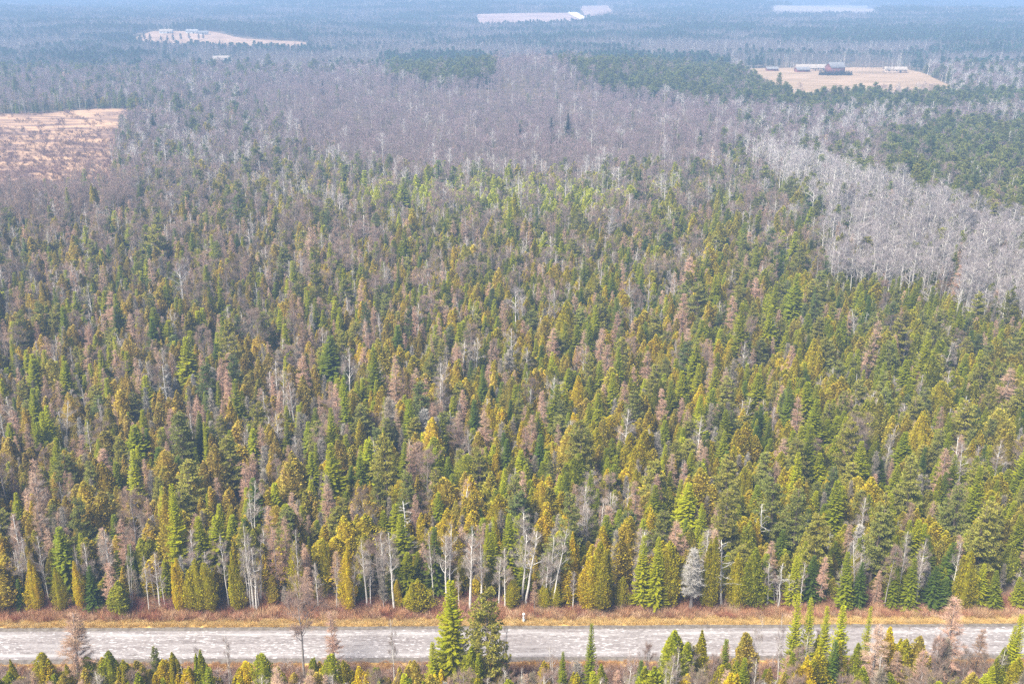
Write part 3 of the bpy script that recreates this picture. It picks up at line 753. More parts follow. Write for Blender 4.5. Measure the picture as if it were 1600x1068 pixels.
# gravel road with pale, scuffed and icy patches
def road_mat():
    m, t, out = new_mat('gravel road with pale worn patches')
    tc = t.nodes.new('ShaderNodeTexCoord')
    def vec(rot, sc):
        mp = t.nodes.new('ShaderNodeMapping'); mp.inputs['Scale'].default_value = sc; mp.inputs['Rotation'].default_value = (0, 0, rot)
        t.links.new(tc.outputs['Object'], mp.inputs[0]); return mp.outputs[0]
    def noise(v, s, d, dist=0, r=.55):
        n = t.nodes.new('ShaderNodeTexNoise'); n.inputs['Scale'].default_value = s; n.inputs['Detail'].default_value = d; n.inputs['Distortion'].default_value = dist; n.inputs['Roughness'].default_value = r
        t.links.new(v, n.inputs['Vector']); return n.outputs[0]
    def ramp(f, a, b, c0=(0, 0, 0), c1=(1, 1, 1)):
        r = t.nodes.new('ShaderNodeValToRGB'); r.color_ramp.elements[0].position = a; r.color_ramp.elements[1].position = b
        r.color_ramp.elements[0].color = (*c0, 1); r.color_ramp.elements[1].color = (*c1, 1); t.links.new(f, r.inputs[0]); return r.outputs[0]
    def mix(f, a, b):
        x = t.nodes.new('ShaderNodeMix'); x.data_type = 'RGBA'
        if hasattr(f, 'node'): t.links.new(f, x.inputs[0])
        else: x.inputs[0].default_value = f
        t.links.new(a, x.inputs[6])
        if hasattr(b, 'node'): t.links.new(b, x.inputs[7])
        else: x.inputs[7].default_value = (*b, 1)
        return x.outputs[2]
    ang = -math.atan2(rdx[1], rdx[0])
    base = ramp(noise(vec(0, (1, 1, 1)), 1.6, 6, 0, .7), .3, .7, (.12, .102, .10), (.22, .192, .188))
    # lengthwise wheel bands
    at = t.nodes.new('ShaderNodeAttribute'); at.attribute_name = 'across'
    bands = t.nodes.new('ShaderNodeValToRGB'); cr = bands.color_ramp; cr.interpolation = 'EASE'
    cr.elements[0].position = 0; cr.elements[0].color = (.15, .15, .15, 1); cr.elements[1].position = 1; cr.elements[1].color = (.1, .1, .1, 1)
    for p, c in ((.12, .75), (.24, .35), (.45, .45), (.6, .25), (.72, .4), (.84, .95), (.93, .5)):
        e = cr.elements.new(p); e.color = (c, c, c, 1)
    t.links.new(at.outputs['Fac'], bands.inputs[0])
    n2 = noise(vec(ang, (.10, 1.3, 1)), 1.0, 5, .2)
    mth = t.nodes.new('ShaderNodeMath'); mth.operation = 'MULTIPLY'; t.links.new(bands.outputs[0], mth.inputs[0]); t.links.new(ramp(n2, .32, .62), mth.inputs[1])
    c1 = mix(mth.outputs[0], base, (.36, .34, .34))
    # pale scattered patches between the wheel tracks, streaked along the road
    bl = ramp(noise(vec(ang + .3, (.9, 2.6, 1)), 1.5, 3, .25, .55), .56, .62)
    mask = ramp(noise(vec(0, (1, 1, 1)), .09, 2), .35, .55)
    mm = t.nodes.new('ShaderNodeMath'); mm.operation = 'MULTIPLY'; t.links.new(bl, mm.inputs[0]); t.links.new(mask, mm.inputs[1])
    m2 = t.nodes.new('ShaderNodeMath'); m2.operation = 'MULTIPLY'; m2.inputs[1].default_value = .8; t.links.new(mm.outputs[0], m2.inputs[0])
    c2 = mix(m2.outputs[0], c1, (.48, .455, .455))
    dk = ramp(noise(vec(ang, (.35, 2.2, 1)), 1.3, 4, .2), .60, .70)
    m3 = t.nodes.new('ShaderNodeMath'); m3.operation = 'MULTIPLY'; m3.inputs[1].default_value = .75; t.links.new(dk, m3.inputs[0])
    c3 = mix(m3.outputs[0], c2, (.085, .070, .065))
    p = t.nodes.new('ShaderNodeBsdfPrincipled'); p.inputs['Roughness'].default_value = .8; p.inputs['Specular IOR Level'].default_value = .25
    t.links.new(c3, p.inputs['Base Color'])
    b = t.nodes.new('ShaderNodeBump'); b.inputs['Strength'].default_value = .4; b.inputs['Distance'].default_value = .05
    t.links.new(noise(vec(0, (1, 1, 1)), 9, 4), b.inputs['Height']); t.links.new(b.outputs[0], p.inputs['Normal'])
    t.links.new(p.outputs[0], out.inputs[0])
    return m
M['road'] = road_mat()
M['shoulder'] = plain_mat('gravel shoulder', (.10, .085, .075), (.17, .15, .13), 1.5, 6, .9)
M['drygrass'] = plain_mat('dry grass turf', (.28, .17, .05), (.56, .38, .13), 1.2, 6, .95)
M['brushfloor'] = plain_mat('russet verge litter', (.11, .05, .03), (.27, .14, .085), .9, 6, .95)
strip('verge', HALF + .6, HALF + 7.5, .02, M['brushfloor'], 1.5, .8, 'russet brush ground between the wood and the grass edge', seed=3)
strip('grass_verge', HALF - .3, HALF + 2.0, .045, M['drygrass'], 1.0, .35, 'golden dry grass edge on the far side of the road', seed=4)
strip('grass_verge', -HALF - 2.2, -HALF + .3, .045, M['drygrass'], 1.0, .35, 'dry grass edge on the near side of the road', seed=5)
strip('verge', -HALF - 26, -HALF - .8, .02, M['brushfloor'], 1.5, .6, 'russet brush ground on the near side of the road', seed=6)
strip('road_shoulder', -HALF - .55, HALF + .6, .07, M['shoulder'], 1.0, .12, 'grey gravel shoulders of the road', seed=7)
ro = strip('road', -HALF + .55, HALF - .35, .085, M['road'], 1.0, .04, 'pale gravel road crossing the foot of the photo', camber=.06, seed=8)
me = ro.data; n_ = int(520 / 1.0); rows = 6
a = me.attributes.new('across', 'FLOAT', 'POINT'); a.data.foreach_set('value', np.repeat(np.arange(rows + 1) / rows, n_).astype(np.float32))

# fields
def field(name, poly, c0, c1, label, off=.35, scale=.03, stretch=(1, 1, 1), cell=None, **kw):
    P = np.array([ground_at(u, max(v, 3)) for u, v in poly])
    x0, y0 = P[:, 0].min(), P[:, 1].min(); x1, y1 = P[:, 0].max(), P[:, 1].max()
    import mathutils
    b2 = []
    # densify the outline, triangulate, then drape
    out = []
    for i in range(len(P)):
        a, c = P[i, :2], P[(i + 1) % len(P), :2]; n = max(1, int(np.linalg.norm(c - a) / 25))
        for j in range(n): out.append(a + (c - a) * j / n + rng.normal(0, 1.2, 2))
    cell = cell or max(12, (x1 - x0) / 26)
    ins = []
    PP = [tuple(o) for o in out]
    gx, gy = np.meshgrid(np.arange(x0, x1, cell), np.arange(y0, y1, cell)); gx = gx.ravel(); gy = gy.ravel()
    m = in_poly(gx, gy, PP); ins = [mathutils.Vector((a, c)) for a, c in zip(gx[m], gy[m])]
    pts2 = [mathutils.Vector(o) for o in out]; ne = len(pts2)
    r = mathutils.geometry.delaunay_2d_cdt(pts2 + ins, [(i, (i + 1) % ne) for i in range(ne)], [list(range(ne))], 1, 1e-3)
    vv = np.array([(p.x, p.y) for p in r[0]]); zz = hills(vv[:, 0], vv[:, 1]) + off
    me = bpy.data.meshes.new(name); me.from_pydata([(a, c, d) for (a, c), d in zip(vv, zz)], [], [list(f) for f in r[2]]); me.update()
    me.materials.append(plain_mat(name + ' ' + label[:12], c0, c1, scale, 5, .95, stretch=stretch, **kw)); me.shade_smooth()
    o = structure(name, me, label)
    return o
field('field', FIELDS['farm'], (.24, .165, .10), (.36, .25, .17), 'tan stubble field in front of the red barn', .5, .02, (1, 2.5, 1))
field('field', FIELDS['left'], (.26, .17, .115), (.38, .26, .19), 'peach coloured field round the farm at upper left', .9, .02, (1, 2, 1))
field('field', FIELDS['mid'], (.30, .21, .19), (.40, .29, .26), 'long pinkish field at the top centre', 1.0, .01, (1, 3, 1))
field('field', FIELDS['top'], (.30, .21, .19), (.40, .29, .26), 'small pinkish field at the top centre', 1.0, .01, (1, 3, 1))
field('field', FIELDS['right'], (.30, .25, .24), (.38, .32, .31), 'pale far field at the top right', 1.0, .01, (1, 3, 1))
field('meadow', FIELDS['marsh'], (.15, .095, .08), (.42, .27, .17), 'tan open meadow at the left edge', .3, .06, (.5, 1.4, 1), cell=14, thr=(.38, .6))
field('yard', FIELDS['yard'], (.36, .28, .22), (.5, .4, .34), 'bare yard round the small house in the woods', .6, .05)

# ------------------------------------------------------------------ individual trees
HEI = lambda k, h: 'tall' if h > HM[k][0] * 1.12 else ('low' if h < HM[k][0] * .82 else '')
ONES = 'zero one two three four five six seven eight nine ten eleven twelve thirteen fourteen fifteen sixteen seventeen eighteen nineteen'.split()
TENS = 'x x twenty thirty forty fifty sixty seventy eighty ninety'.split()
def words(n):
    n = int(round(n))
    if n >= 100: return 'a-hundred'
    if n < 20: return ONES[max(0, n)]
    return TENS[n // 10] + ('-' + ONES[n % 10] if n % 10 else '')
def hue_word(k, c):
    r, g_, b = c
    if k == 'cedar':
        if g_ > r * 1.02: return 'green'
        if r > g_ * 1.28 and b > r * .2: return 'bronze brown'
        if r > g_ * 1.28: return 'golden'
        return 'olive'
    if k in ('spruce', 'pine'):
        if k == 'spruce': return 'dark green' if r < .045 else ('bright green' if r > .078 else 'mid green')
        return 'pale yellowish green' if r > .108 else 'grey green'
    return {'tamarack': 'leafless pinkish tan', 'birch': 'leafless white stemmed', 'aspen': 'leafless pale', 'hardwood': 'leafless grey brown', 'grey': 'dead silver grey', 'snag': 'dead white'}[k]
NOUN = dict(cedar='cedar', spruce='spruce', pine='pine', tamarack='tamarack', birch='birch', aspen='aspen', hardwood='hardwood tree', grey='cedar', snag='bare trunk tree')
GROUPW = dict(cedar='cedars of the wood and the roadside', spruce='spruces of the wood and the roadside', pine='pines of the wood', tamarack='leafless tamaracks of the wood', birch='bare birches of the wood and the roadside', aspen='pale bare aspens of the wood', hardwood='bare grey brown trees of the wood', grey='dead grey cedars of the wood', snag='dead white trees of the wood')
seen = set()
R_ = np.random.default_rng(5)
def place(k, x, y, z, h, wf, tint, hand, parts):
    s = h / KINDS[k][3]; w = s ** .75 * wf
    vi = int(R_.integers(0, NV)); tme, cme, jme = NEAR[k][vi]
    u, v = project(x, y, z + h); 
    where = 'this side of the road' if road_dist(x, y) < 0 else ('at the wood edge' if road_dist(x, y) < HALF + 10 else 'in the wood')
    d2 = (SX - x) ** 2 + (SY - y) ** 2
    across = words(u / 16)
    for nth in range(-1, 12):
        if nth == 0: across = words(int(u / 16)) + ('-and-a-half' if (u / 16) % 1 > .33 and (u / 16) % 1 < .67 else '-and-a-bit')
        if nth > 0:
            j = int(np.argsort(d2)[nth]); where = ('left' if SX[j] > x else 'right') + ' of ' + {'aspen': 'an aspen', 'grey': 'a dead cedar', 'snag': 'a dead tree', 'hardwood': 'a bare tree'}.get(SK[j], 'a ' + SK[j])
        lab = ' '.join(q for q in (HEI(k, h), hue_word(k, tint), NOUN[k], where) if q) + ', %s percent across, %s down the photo' % (across, words(min(v, 1068) / 10.68))
        if len(lab.split()) > 16: lab = lab.replace('leafless ', '').replace(' photo', '').replace(' the,', ',')
        if len(lab.split()) > 16: lab = lab.replace(HEI(k, h) + ' ', '')
        if lab not in seen: break
    seen.add(lab)
    nm = KINDS[k][1]
    if parts:
        o = link(bpy.data.objects.new(nm, None)); o.empty_display_size = 1
        t = link(bpy.data.objects.new('trunk', tme)); t.parent = o
        c = link(bpy.data.objects.new('crown', cme)); c.parent = o; c['tint'] = [float(q) for q in tint]
    else:
        o = link(bpy.data.objects.new(nm, jme)); o['tint'] = [float(q) for q in tint]
    o.location = (x, y, z); o.scale = (w, w, s)
    o.rotation_euler = (R_.normal(0, .02), R_.normal(0, .02), R_.uniform(0, 6.283))
    o['label'] = lab; o['category'] = KINDS[k][2]; o['group'] = GROUPW[k]
    return o
ALLT = [t for k in KL for pr, t in sel[k]]
SX = np.array([t[1] for t in ALLT]); SY = np.array([t[2] for t in ALLT]); SK = [t[0] for t in ALLT]
for k in KL:
    for pr, t in sel[k]:
        place(*t, parts=(t[7] or t[2] < 162))

for k in KL:
    idx = np.asarray(rest[k], int)
    if len(idx) == 0: continue
    hh = arr_h[idx]; s = hh / KINDS[k][3]; w = s ** .75 * arr_w[idx]
    pos = np.c_[B[idx], zb[idx]]; n = len(idx)
    rot = np.c_[rng.normal(0, .02, n), rng.normal(0, .02, n), rng.uniform(0, 6.283, n)]
    vi = rng.integers(0, NV, n); scl = np.c_[w, w, s]
    near = B[idx, 1] < 430
    for lod, m in (('near', near), ('mid', ~near)):
        if m.any():
            scatter(KINDS[k][1].replace('_tree', '') + '_forest', protos[k, lod], pos[m], rot[m], scl[m], vi[m], arr_t[idx][m],
                    '%s growing %s, too many to count' % (GROUPW[k].split(' of the')[0], 'through the middle of the wood' if lod == 'near' else 'far back in the wood'), 'forest')

# ------------------------------------------------------------------ far woods as patches
def patch(seed, size, mixw, cell, q):
    """a square of whole trees, for woods more than a kilometre away"""
    R = np.random.default_rng(seed); b = MB()
    def rot_add(mb, x, y, s, w, remap):
        a = R.uniform(0, 6.283); co, si = math.cos(a), math.sin(a); base = b.n
        for v_ in mb.v:
            vv = v_ * [w, w, s]; b.v.append(np.c_[vv[:, 0] * co - vv[:, 1] * si + x, vv[:, 0] * si + vv[:, 1] * co + y, vv[:, 2]])
        for f, m in zip(mb.f3, mb.m3): b.f3.append(f + base); b.m3.append(remap[m])
        for f, m in zip(mb.f4, mb.m4): b.f4.append(f + base); b.m4.append(remap[m])
        b.n += mb.n
    xs = np.arange(-size / 2 + cell / 2, size / 2, cell)
    for x in xs:
        for y in xs:
            k = R.choice(list(mixw), p=np.array(list(mixw.values())) / sum(mixw.values()))
            T, C, tm, cm = LOW[k][R.integers(0, 3)]
            s = HM[k][0] / KINDS[k][3] * math.exp(R.normal(0, .15))
            w = s * cell / 3.6
            gi = FARM.index('far_' + ('green' if k in ('pine', 'spruce', 'cedar') else 'bare'))
            bi = FARM.index('bark_grey' if k != 'aspen' and k != 'birch' else 'bark_white')
            rot_add(C, x + R.normal(0, cell * .25), y + R.normal(0, cell * .25), s, w, np.array([gi, bi]))
            rot_add(T, x, y, s, s, np.array([bi]))
    return b
M['far_green'] = tint_mat('far evergreen foliage', .35, .1, .02, .55)
M['far_bare'] = tint_mat('far bare twigs', .25, 0, .01)
# far evergreens within a patch get their own colour rather than the tint of the bare trees
def fixed(name, c, spread=.35):
    m, t, out = new_mat(name)
    geo = t.nodes.new('ShaderNodeNewGeometry'); oi = t.nodes.new('ShaderNodeObjectInfo')
    hsv = t.nodes.new('ShaderNodeHueSaturation'); hsv.inputs['Color'].default_value = (*c, 1)
    mr = t.nodes.new('ShaderNodeMapRange'); mr.inputs['To Min'].default_value = 1 - spread; mr.inputs['To Max'].default_value = 1 + spread
    mr2 = t.nodes.new('ShaderNodeMapRange'); mr2.inputs['To Min'].default_value = .75; mr2.inputs['To Max'].default_value = 1.25
    mu = t.nodes.new('ShaderNodeMath'); mu.operation = 'MULTIPLY'
    t.links.new(geo.outputs['Random Per Island'], mr.inputs['Value']); t.links.new(oi.outputs['Random'], mr2.inputs['Value'])
    t.links.new(mr.outputs[0], mu.inputs[0]); t.links.new(mr2.outputs[0], mu.inputs[1]); t.links.new(mu.outputs[0], hsv.inputs['Value'])
    d = t.nodes.new('ShaderNodeBsdfDiffuse'); t.links.new(hsv.outputs[0], d.inputs[0]); t.links.new(d.outputs[0], out.inputs[0])
    return m
M['far_green'] = fixed('far evergreen foliage', (.045, .10, .05)); M['far_bare'] = fixed('far bare twigs', (.14, .115, .125))
FARM = ['far_green', 'far_bare', 'bark_grey', 'bark_white']
LOW = {}
for ki, k in enumerate(KL):
    LOW[k] = []
    for i in range(3):
        LOW[k].append(KINDS[k][0](900 + ki * 9 + i, .16))
MIXES = [dict(hardwood=.78, birch=.1, aspen=.06, spruce=.06), dict(hardwood=.45, spruce=.28, pine=.15, birch=.12), dict(pine=.62, spruce=.26, hardwood=.12)]
def far_band(y0, y1, size, cell, name, label, seed):
    R = np.random.default_rng(seed); col = bpy.data.collections.new(name + ' source')
    nv = 3
    for mi, mx in enumerate(MIXES):
        for j in range(nv):
            b = patch(seed * 50 + mi * 10 + j, size, mx, cell, .16)
            col.objects.link(bpy.data.objects.new('%s_%d%d' % (name, mi, j), b.build(name, [M[x] for x in FARM])))
    out = []
    for y in np.arange(y0 + size / 2, y1, size):
        hw = y * .53 + size; xs = np.arange(-hw, hw, size); out.append(np.c_[xs, np.full(len(xs), y)])
    P = np.concatenate(out); z = hills(P[:, 0], P[:, 1]); u, v = project(P[:, 0], P[:, 1], z)
    keep = np.ones(len(P), bool)
    for (dx, dy) in ((0, 0), (.38, .38), (-.38, .38), (.38, -.38), (-.38, -.38)):
        uu, vv = project(P[:, 0] + dx * size, P[:, 1] + dy * size, z)
        for FF in FIELDS.values(): keep &= ~in_poly(uu, vv, FF)
    P, z, u, v = P[keep], z[keep], u[keep], v[keep]
    sc = .5 + .42 * smooth_noise(P[:, 0], P[:, 1] * 1.8, 420, 31) + .2 * smooth_noise(P[:, 0], P[:, 1], 150, 33)
    for PP in (PINE1, PINE2, PINE3): sc = np.where(in_poly(u, v, PP), 1., sc)
    sc += .8 * w_gauss(u, v, 1440, 62, 260, 10) + .7 * w_gauss(u, v, 370, 55, 90, 7) - .5 * w_gauss(u, v, 1150, 85, 250, 12) - .4 * w_gauss(u, v, 620, 100, 300, 14)
    mi = np.digitize(sc, [.34, .60]); n = len(P)
    vi = mi * nv + R.integers(0, nv, n)
    rot = np.c_[np.zeros((n, 2)), R.integers(0, 4, n) * math.pi / 2]
    s = R.uniform(.9, 1.15, n)
    scatter(name, col, np.c_[P, z], rot, np.c_[np.ones((n, 2)), s], vi, np.full((n, 3), .2), label, 'forest')
far_band(1074, 2600, 25, 4.6, 'distant_forest', 'hazy mixed woods more than a kilometre away', 3)
far_band(2600, 7400, 66, 8.5, 'horizon_forest', 'blue hazed woods along the top of the photo', 4)

# ------------------------------------------------------------------ roadside brush and grass
def tuft(seed, h, r, n, w, mat, curve=.3):
    R = np.random.default_rng(seed); b = MB()
    a = R.uniform(0, 6.283, n); rr = r * np.sqrt(R.random(n)) * .5
    base = np.c_[np.cos(a) * rr, np.sin(a) * rr, np.zeros(n)]
    D = np.c_[np.cos(a), np.sin(a), np.zeros(n)] * R.uniform(0, curve * 2, (n, 1)) + np.array([0, 0, 1.]) + R.normal(0, .18, (n, 3))
    b.tris(slivers(base, D, R.uniform(.5, 1.1, n) * h, w, R))
    return b.build('tuft', M[mat])
def shrub(seed, h, r, n):
    R = np.random.default_rng(seed); b = MB(); A, Bn = [], []
    for i in range(n):
        a = R.uniform(0, 6.283); d = unit(np.array([math.cos(a), math.sin(a), R.uniform(.7, 2.5)])); L = h * R.uniform(.5, 1)
        m = d * L * .5; e = m + unit(d + R.normal(0, .25, 3)) * L * .5; A += [d * .02, m]; Bn += [m, e]
        for k in range(8):
            s = m * R.uniform(.6, 1) + (e - m) * R.uniform(0, 1); A.append(s); Bn.append(s + unit(d + R.normal(0, .6, 3)) * L * .28)
    b.segs(np.array(A), np.array(Bn), .016, .007, 3)
    return b.build('shrub', M['twigs'])
gc = bpy.data.collections.new('grass source'); 
for i in range(5): gc.objects.link(bpy.data.objects.new('grass_tuft_%d' % i, tuft(300 + i, .5, .8, 90, .014, 'twigs', .5)))
bc = bpy.data.collections.new('brush source')
for i in range(5): bc.objects.link(bpy.data.objects.new('brush_%d' % i, tuft(320 + i, 1.15, .9, 110, .018, 'twigs', .4)))
sc_ = bpy.data.collections.new('shrub source')
for i in range(6): sc_.objects.link(bpy.data.objects.new('shrub_%d' % i, shrub(340 + i, 2.2, 1, 16)))

def along(n, d0, d1, R, y=None):
    s = R.uniform(-20, 190, n); d = R.uniform(d0, d1, n)
    return np.c_[r0_[0] + rdx[0] * s + rnx[0] * d, r0_[1] + rdx[1] * s + rnx[1] * d, np.zeros(n)], s, d
Rg = np.random.default_rng(11)
def sc3(n, lo, hi): s = Rg.uniform(lo, hi, n); return np.c_[s, s, s * Rg.uniform(.8, 1.2, n)]
def pick(cols, n, spread=.15, s=None):
    P = np.array(cols); t = Rg.random(n) * (len(P) - 1)
    i = t.astype(int); f = (t - i)[:, None]; return (P[i] * (1 - f) + P[np.minimum(i + 1, len(P) - 1)] * f) * Rg.lognormal(0, spread, n)[:, None]
def add_along(name, col, nv, n, d0, d1, lo, hi, cols, label, cat):
    pos, s, d = along(n, d0, d1, Rg)
    scatter(name, col, pos, np.c_[np.zeros((n, 2)), Rg.uniform(0, 6.28, n)], sc3(n, lo, hi), Rg.integers(0, nv, n), pick(cols, n), label, cat)
add_along('dry_grass', gc, 5, 5200, HALF + .7, HALF + 2.5, .6, 1.1, [(.60, .42, .14), (.52, .35, .14), (.60, .47, .24)], 'golden dry grass on the far edge of the road', 'grass')
add_along('roadside_brush', bc, 5, 3600, HALF + 2.2, HALF + 8, .5, 1.3, [(.42, .20, .12), (.52, .34, .20), (.26, .09, .06), (.46, .28, .13), (.60, .44, .30)], 'russet weeds and brush between wood and road', 'brush')
add_along('dry_grass', gc, 5, 2500, -HALF - 2.5, -HALF - .6, .6, 1.1, [(.40, .23, .07), (.38, .20, .10)], 'dry grass on the near edge of the road', 'grass')
add_along('roadside_brush', bc, 5, 5200, -HALF - 16, -HALF - 2.2, .7, 1.4, [(.34, .18, .10), (.40, .27, .19), (.26, .13, .08)], 'russet weeds and brush on the near side of the road', 'brush')
add_along('thicket', sc_, 6, 420, HALF + 4.2, HALF + 9, .5, 1.1, [(.30, .17, .12), (.26, .10, .09), (.34, .26, .2)], 'low leafless thicket at the foot of the wood', 'thicket')
add_along('thicket', sc_, 6, 900, -HALF - 15, -HALF - 2.5, .6, 1.3, [(.32, .22, .18), (.36, .30, .27), (.26, .15, .12)], 'leafless thicket on the near side of the road', 'thicket')
# brush inside the wood, seen through the gaps
n = 9000; pos = np.c_[Rg.uniform(-175, 175, n), Rg.uniform(142, 330, n), np.zeros(n)]
pos = pos[np.abs(pos[:, 0]) < np.hypot(pos[:, 1], H) * .53]; pos = pos[road_dist(pos[:, 0], pos[:, 1]) > HALF + 8]; n = len(pos)
scatter('undergrowth', sc_, pos, np.c_[np.zeros((n, 2)), Rg.uniform(0, 6.28, n)], sc3(n, .7, 1.6), Rg.integers(0, 6, n), pick([(.26, .19, .14), (.34, .27, .22), (.24, .22, .08)], n), 'leafless undergrowth between the trunks', 'undergrowth')
# brush on the meadow
mm = []
while len(mm) < 2600:
    u, v = Rg.uniform(-50, 262), Rg.uniform(171, 305)
    if in_poly(np.array([u]), np.array([v]), FIELDS['marsh'])[0]:
        if v > 205 and Rg.random() < .8 or smooth_noise(np.array([u * 3.]), np.array([v * 12.]), 160, 5)[0] > .1: mm.append(ground_at(u, v))
pos = np.array(mm); n = len(pos)
scatter('meadow_brush', sc_, pos, np.c_[np.zeros((n, 2)), Rg.uniform(0, 6.28, n)], sc3(n, .5, 1.5), Rg.integers(0, 6, n), pick([(.22, .13, .12), (.18, .12, .13), (.32, .21, .14)], n), 'purple brown brush dotted over the meadow', 'brush')

# ------------------------------------------------------------------ white marker post by the road
def tag(o, label, cat, group=None):
    o['label'] = label; o['category'] = cat
    if group: o['group'] = group
    return o
M['white'] = plain_mat('white painted wood', (.70, .70, .70), (.84, .84, .83), 6)
M['slate'] = plain_mat('blue grey shadow colour', (.16, .22, .30), (.24, .30, .38), 5)  # shade of the post, put into a blue grey colour
p = ground_at(818, 972)
post = link(bpy.data.objects.new('marker_post', None)); post.location = p; tag(post, 'white marker post standing in the red brush beside the road', 'marker post')
b = MB(); b.path([(0, 0, -.3), (0, 0, .9), (.03, 0, 1.75)], [.13, .12, .11], 8); o = link(bpy.data.objects.new('stake', b.build('stake', M['white']))); o.parent = post
b = MB(); b.box((.03, -.14, 1.55), (.36, .03, .5)); o = link(bpy.data.objects.new('plate', b.build('plate', M['white']))); o.parent = post
b = MB(); b.box((.16, -.02, .35), (.12, .12, .75)); o = link(bpy.data.objects.new('post_shadow', b.build('side stake', M['slate']))); o.parent = post  # blue grey box stands in for the post's shadow, not a second stake

# ------------------------------------------------------------------ farms
M['red'] = plain_mat('red barn boards', (.13, .045, .042), (.20, .075, .07), 1.0, 3, stretch=(4, 4, .2))
M['paleroof'] = plain_mat('pale metal roof', (.32, .31, .31), (.44, .42, .41), .6)
M['tanwall'] = plain_mat('weathered tan boards', (.34, .26, .20), (.48, .38, .31), .9)
M['tanroof'] = plain_mat('tan shingle roof', (.50, .42, .35), (.62, .53, .45), .8)
M['whitewall'] = plain_mat('white siding', (.42, .42, .42), (.58, .57, .56), .9)
M['dark'] = plain_mat('dark opening', (.02, .02, .025), (.05, .05, .05), 2)
M['glass'] = plain_mat('window glass', (.05, .07, .09), (.09, .11, .14), 2, rough=.15)
def house(name, u, v, w, d, hw, hr, wallm, roofm, label, cat, rz=0, lean=None, wins=3, doors=1, chimney=False):
    p = ground_at(u, v); r = link(bpy.data.objects.new(name, None)); r.location = p; r.rotation_euler = (0, 0, rz); tag(r, label, cat)
    def part(nm, mb, m, par): o = link(bpy.data.objects.new(nm, mb.build(nm, M[m]))); o.parent = par; return o
    b = MB(); b.box((0, 0, hw / 2 - .5), (w, d, hw + 1.0))
    V = np.array([[-w / 2, -d / 2, hw], [-w / 2, d / 2, hw], [-w / 2, 0, hr - .12], [w / 2, -d / 2, hw], [w / 2, d / 2, hw], [w / 2, 0, hr - .12]]); b.mesh(V, None, 0, [[0, 2, 1], [3, 4, 5]])
    part('wall', b, wallm, r)
    b = MB(); o_ = .5; sl = (hr - hw) / (d / 2); ez = hw - o_ * sl; x = w / 2 + o_; y = d / 2 + o_
    for s in (-1, 1):
        V = np.array([[-x, s * y, ez], [x, s * y, ez], [x, 0, hr], [-x, 0, hr], [-x, s * y, ez + .3], [x, s * y, ez + .3], [x, 0, hr + .3], [-x, 0, hr + .3]])
        b.mesh(V, [[0, 1, 2, 3], [4, 5, 6, 7], [0, 1, 5, 4], [0, 3, 7, 4], [1, 2, 6, 5]])
    rf = part('roof', b, roofm, r)
    if chimney: b = MB(); b.box((w * .2, 0, hr + .6), (.8, .8, 1.8)); part('chimney', b, 'tanwall', rf)
    for i in range(doors):
        b = MB(); b.box(((i + .5) / max(1, doors) * w * .5 - w * .05, -d / 2 - .03, 1.4), (1.9 if hw > 3.5 else 1.1, .1, 2.8 if hw > 3.5 else 2.1)); part('door', b, 'dark', r)
    for i in range(wins):
        cx = -w / 2 + (i + .6) * w / (wins + 1)
        b = MB(); b.box((cx, -d / 2 - .03, min(hw * .72, 3.8)), (1.3, .1, 1.2)); part('window', b, 'glass', r)
    return r
house('barn', 1304, 115, 16, 12, 6.8, 11.0, 'red', 'paleroof', 'big red barn with a pale roof behind the dark hedge', 'barn', .25)
house('long_barn', 1268, 111, 34, 11, 3.5, 6.5, 'tanwall', 'tanroof', 'long low tan barn left of the red barn', 'barn', 0, wins=6, doors=2)
house('farm_shed', 1253, 113, 14, 8, 3.0, 5.0, 'red', 'paleroof', 'small shed with a white roof at the left end of the long barn', 'shed', .15, wins=1)
house('red_shed', 1206, 111.5, 12, 6, 2.8, 4.4, 'red', 'paleroof', 'small red shed alone on the left of the tan field', 'shed', .05, wins=1)
house('field_shelter', 1398, 114.5, 22, 8, 4.0, 6.2, 'tanwall', 'tanroof', 'tan shed at the right of the field behind the bare trees', 'shed', -.1, wins=2)
house('white_hut', 1151, 110, 3.5, 3.5, 3, 4.4, 'whitewall', 'paleroof', 'tiny white hut at the left corner of the tan field', 'hut', 0, wins=1)
house('farmhouse', 260, 53, 19, 10, 3.6, 6.6, 'whitewall', 'tanroof', 'white farmhouse at the left end of the far upper left field', 'house', .1, chimney=True)
house('farmhouse', 301, 53, 18, 10, 3.6, 6.6, 'whitewall', 'paleroof', 'white farmhouse in the middle of the far upper left field', 'house', -.1)
house('white_shed', 318, 55, 14, 8, 3.5, 6, 'whitewall', 'paleroof', 'small white shed just right of the white farmhouses', 'shed', .2, wins=1)
house('woodland_house', 346, 99, 18, 11, 4.5, 8, 'whitewall', 'tanroof', 'lone tan roofed house hidden among woods below the white farmhouses', 'house', .2)
house('far_shed', 503, 36, 34, 12, 4, 8, 'whitewall', 'paleroof', 'low white building far off among hazy woods, upper left of centre', 'building', 0)
house('far_shed', 1003, 25, 34, 12, 4, 8, 'whitewall', 'paleroof', 'low white building beyond the pinkish fields, top centre', 'building', 0)
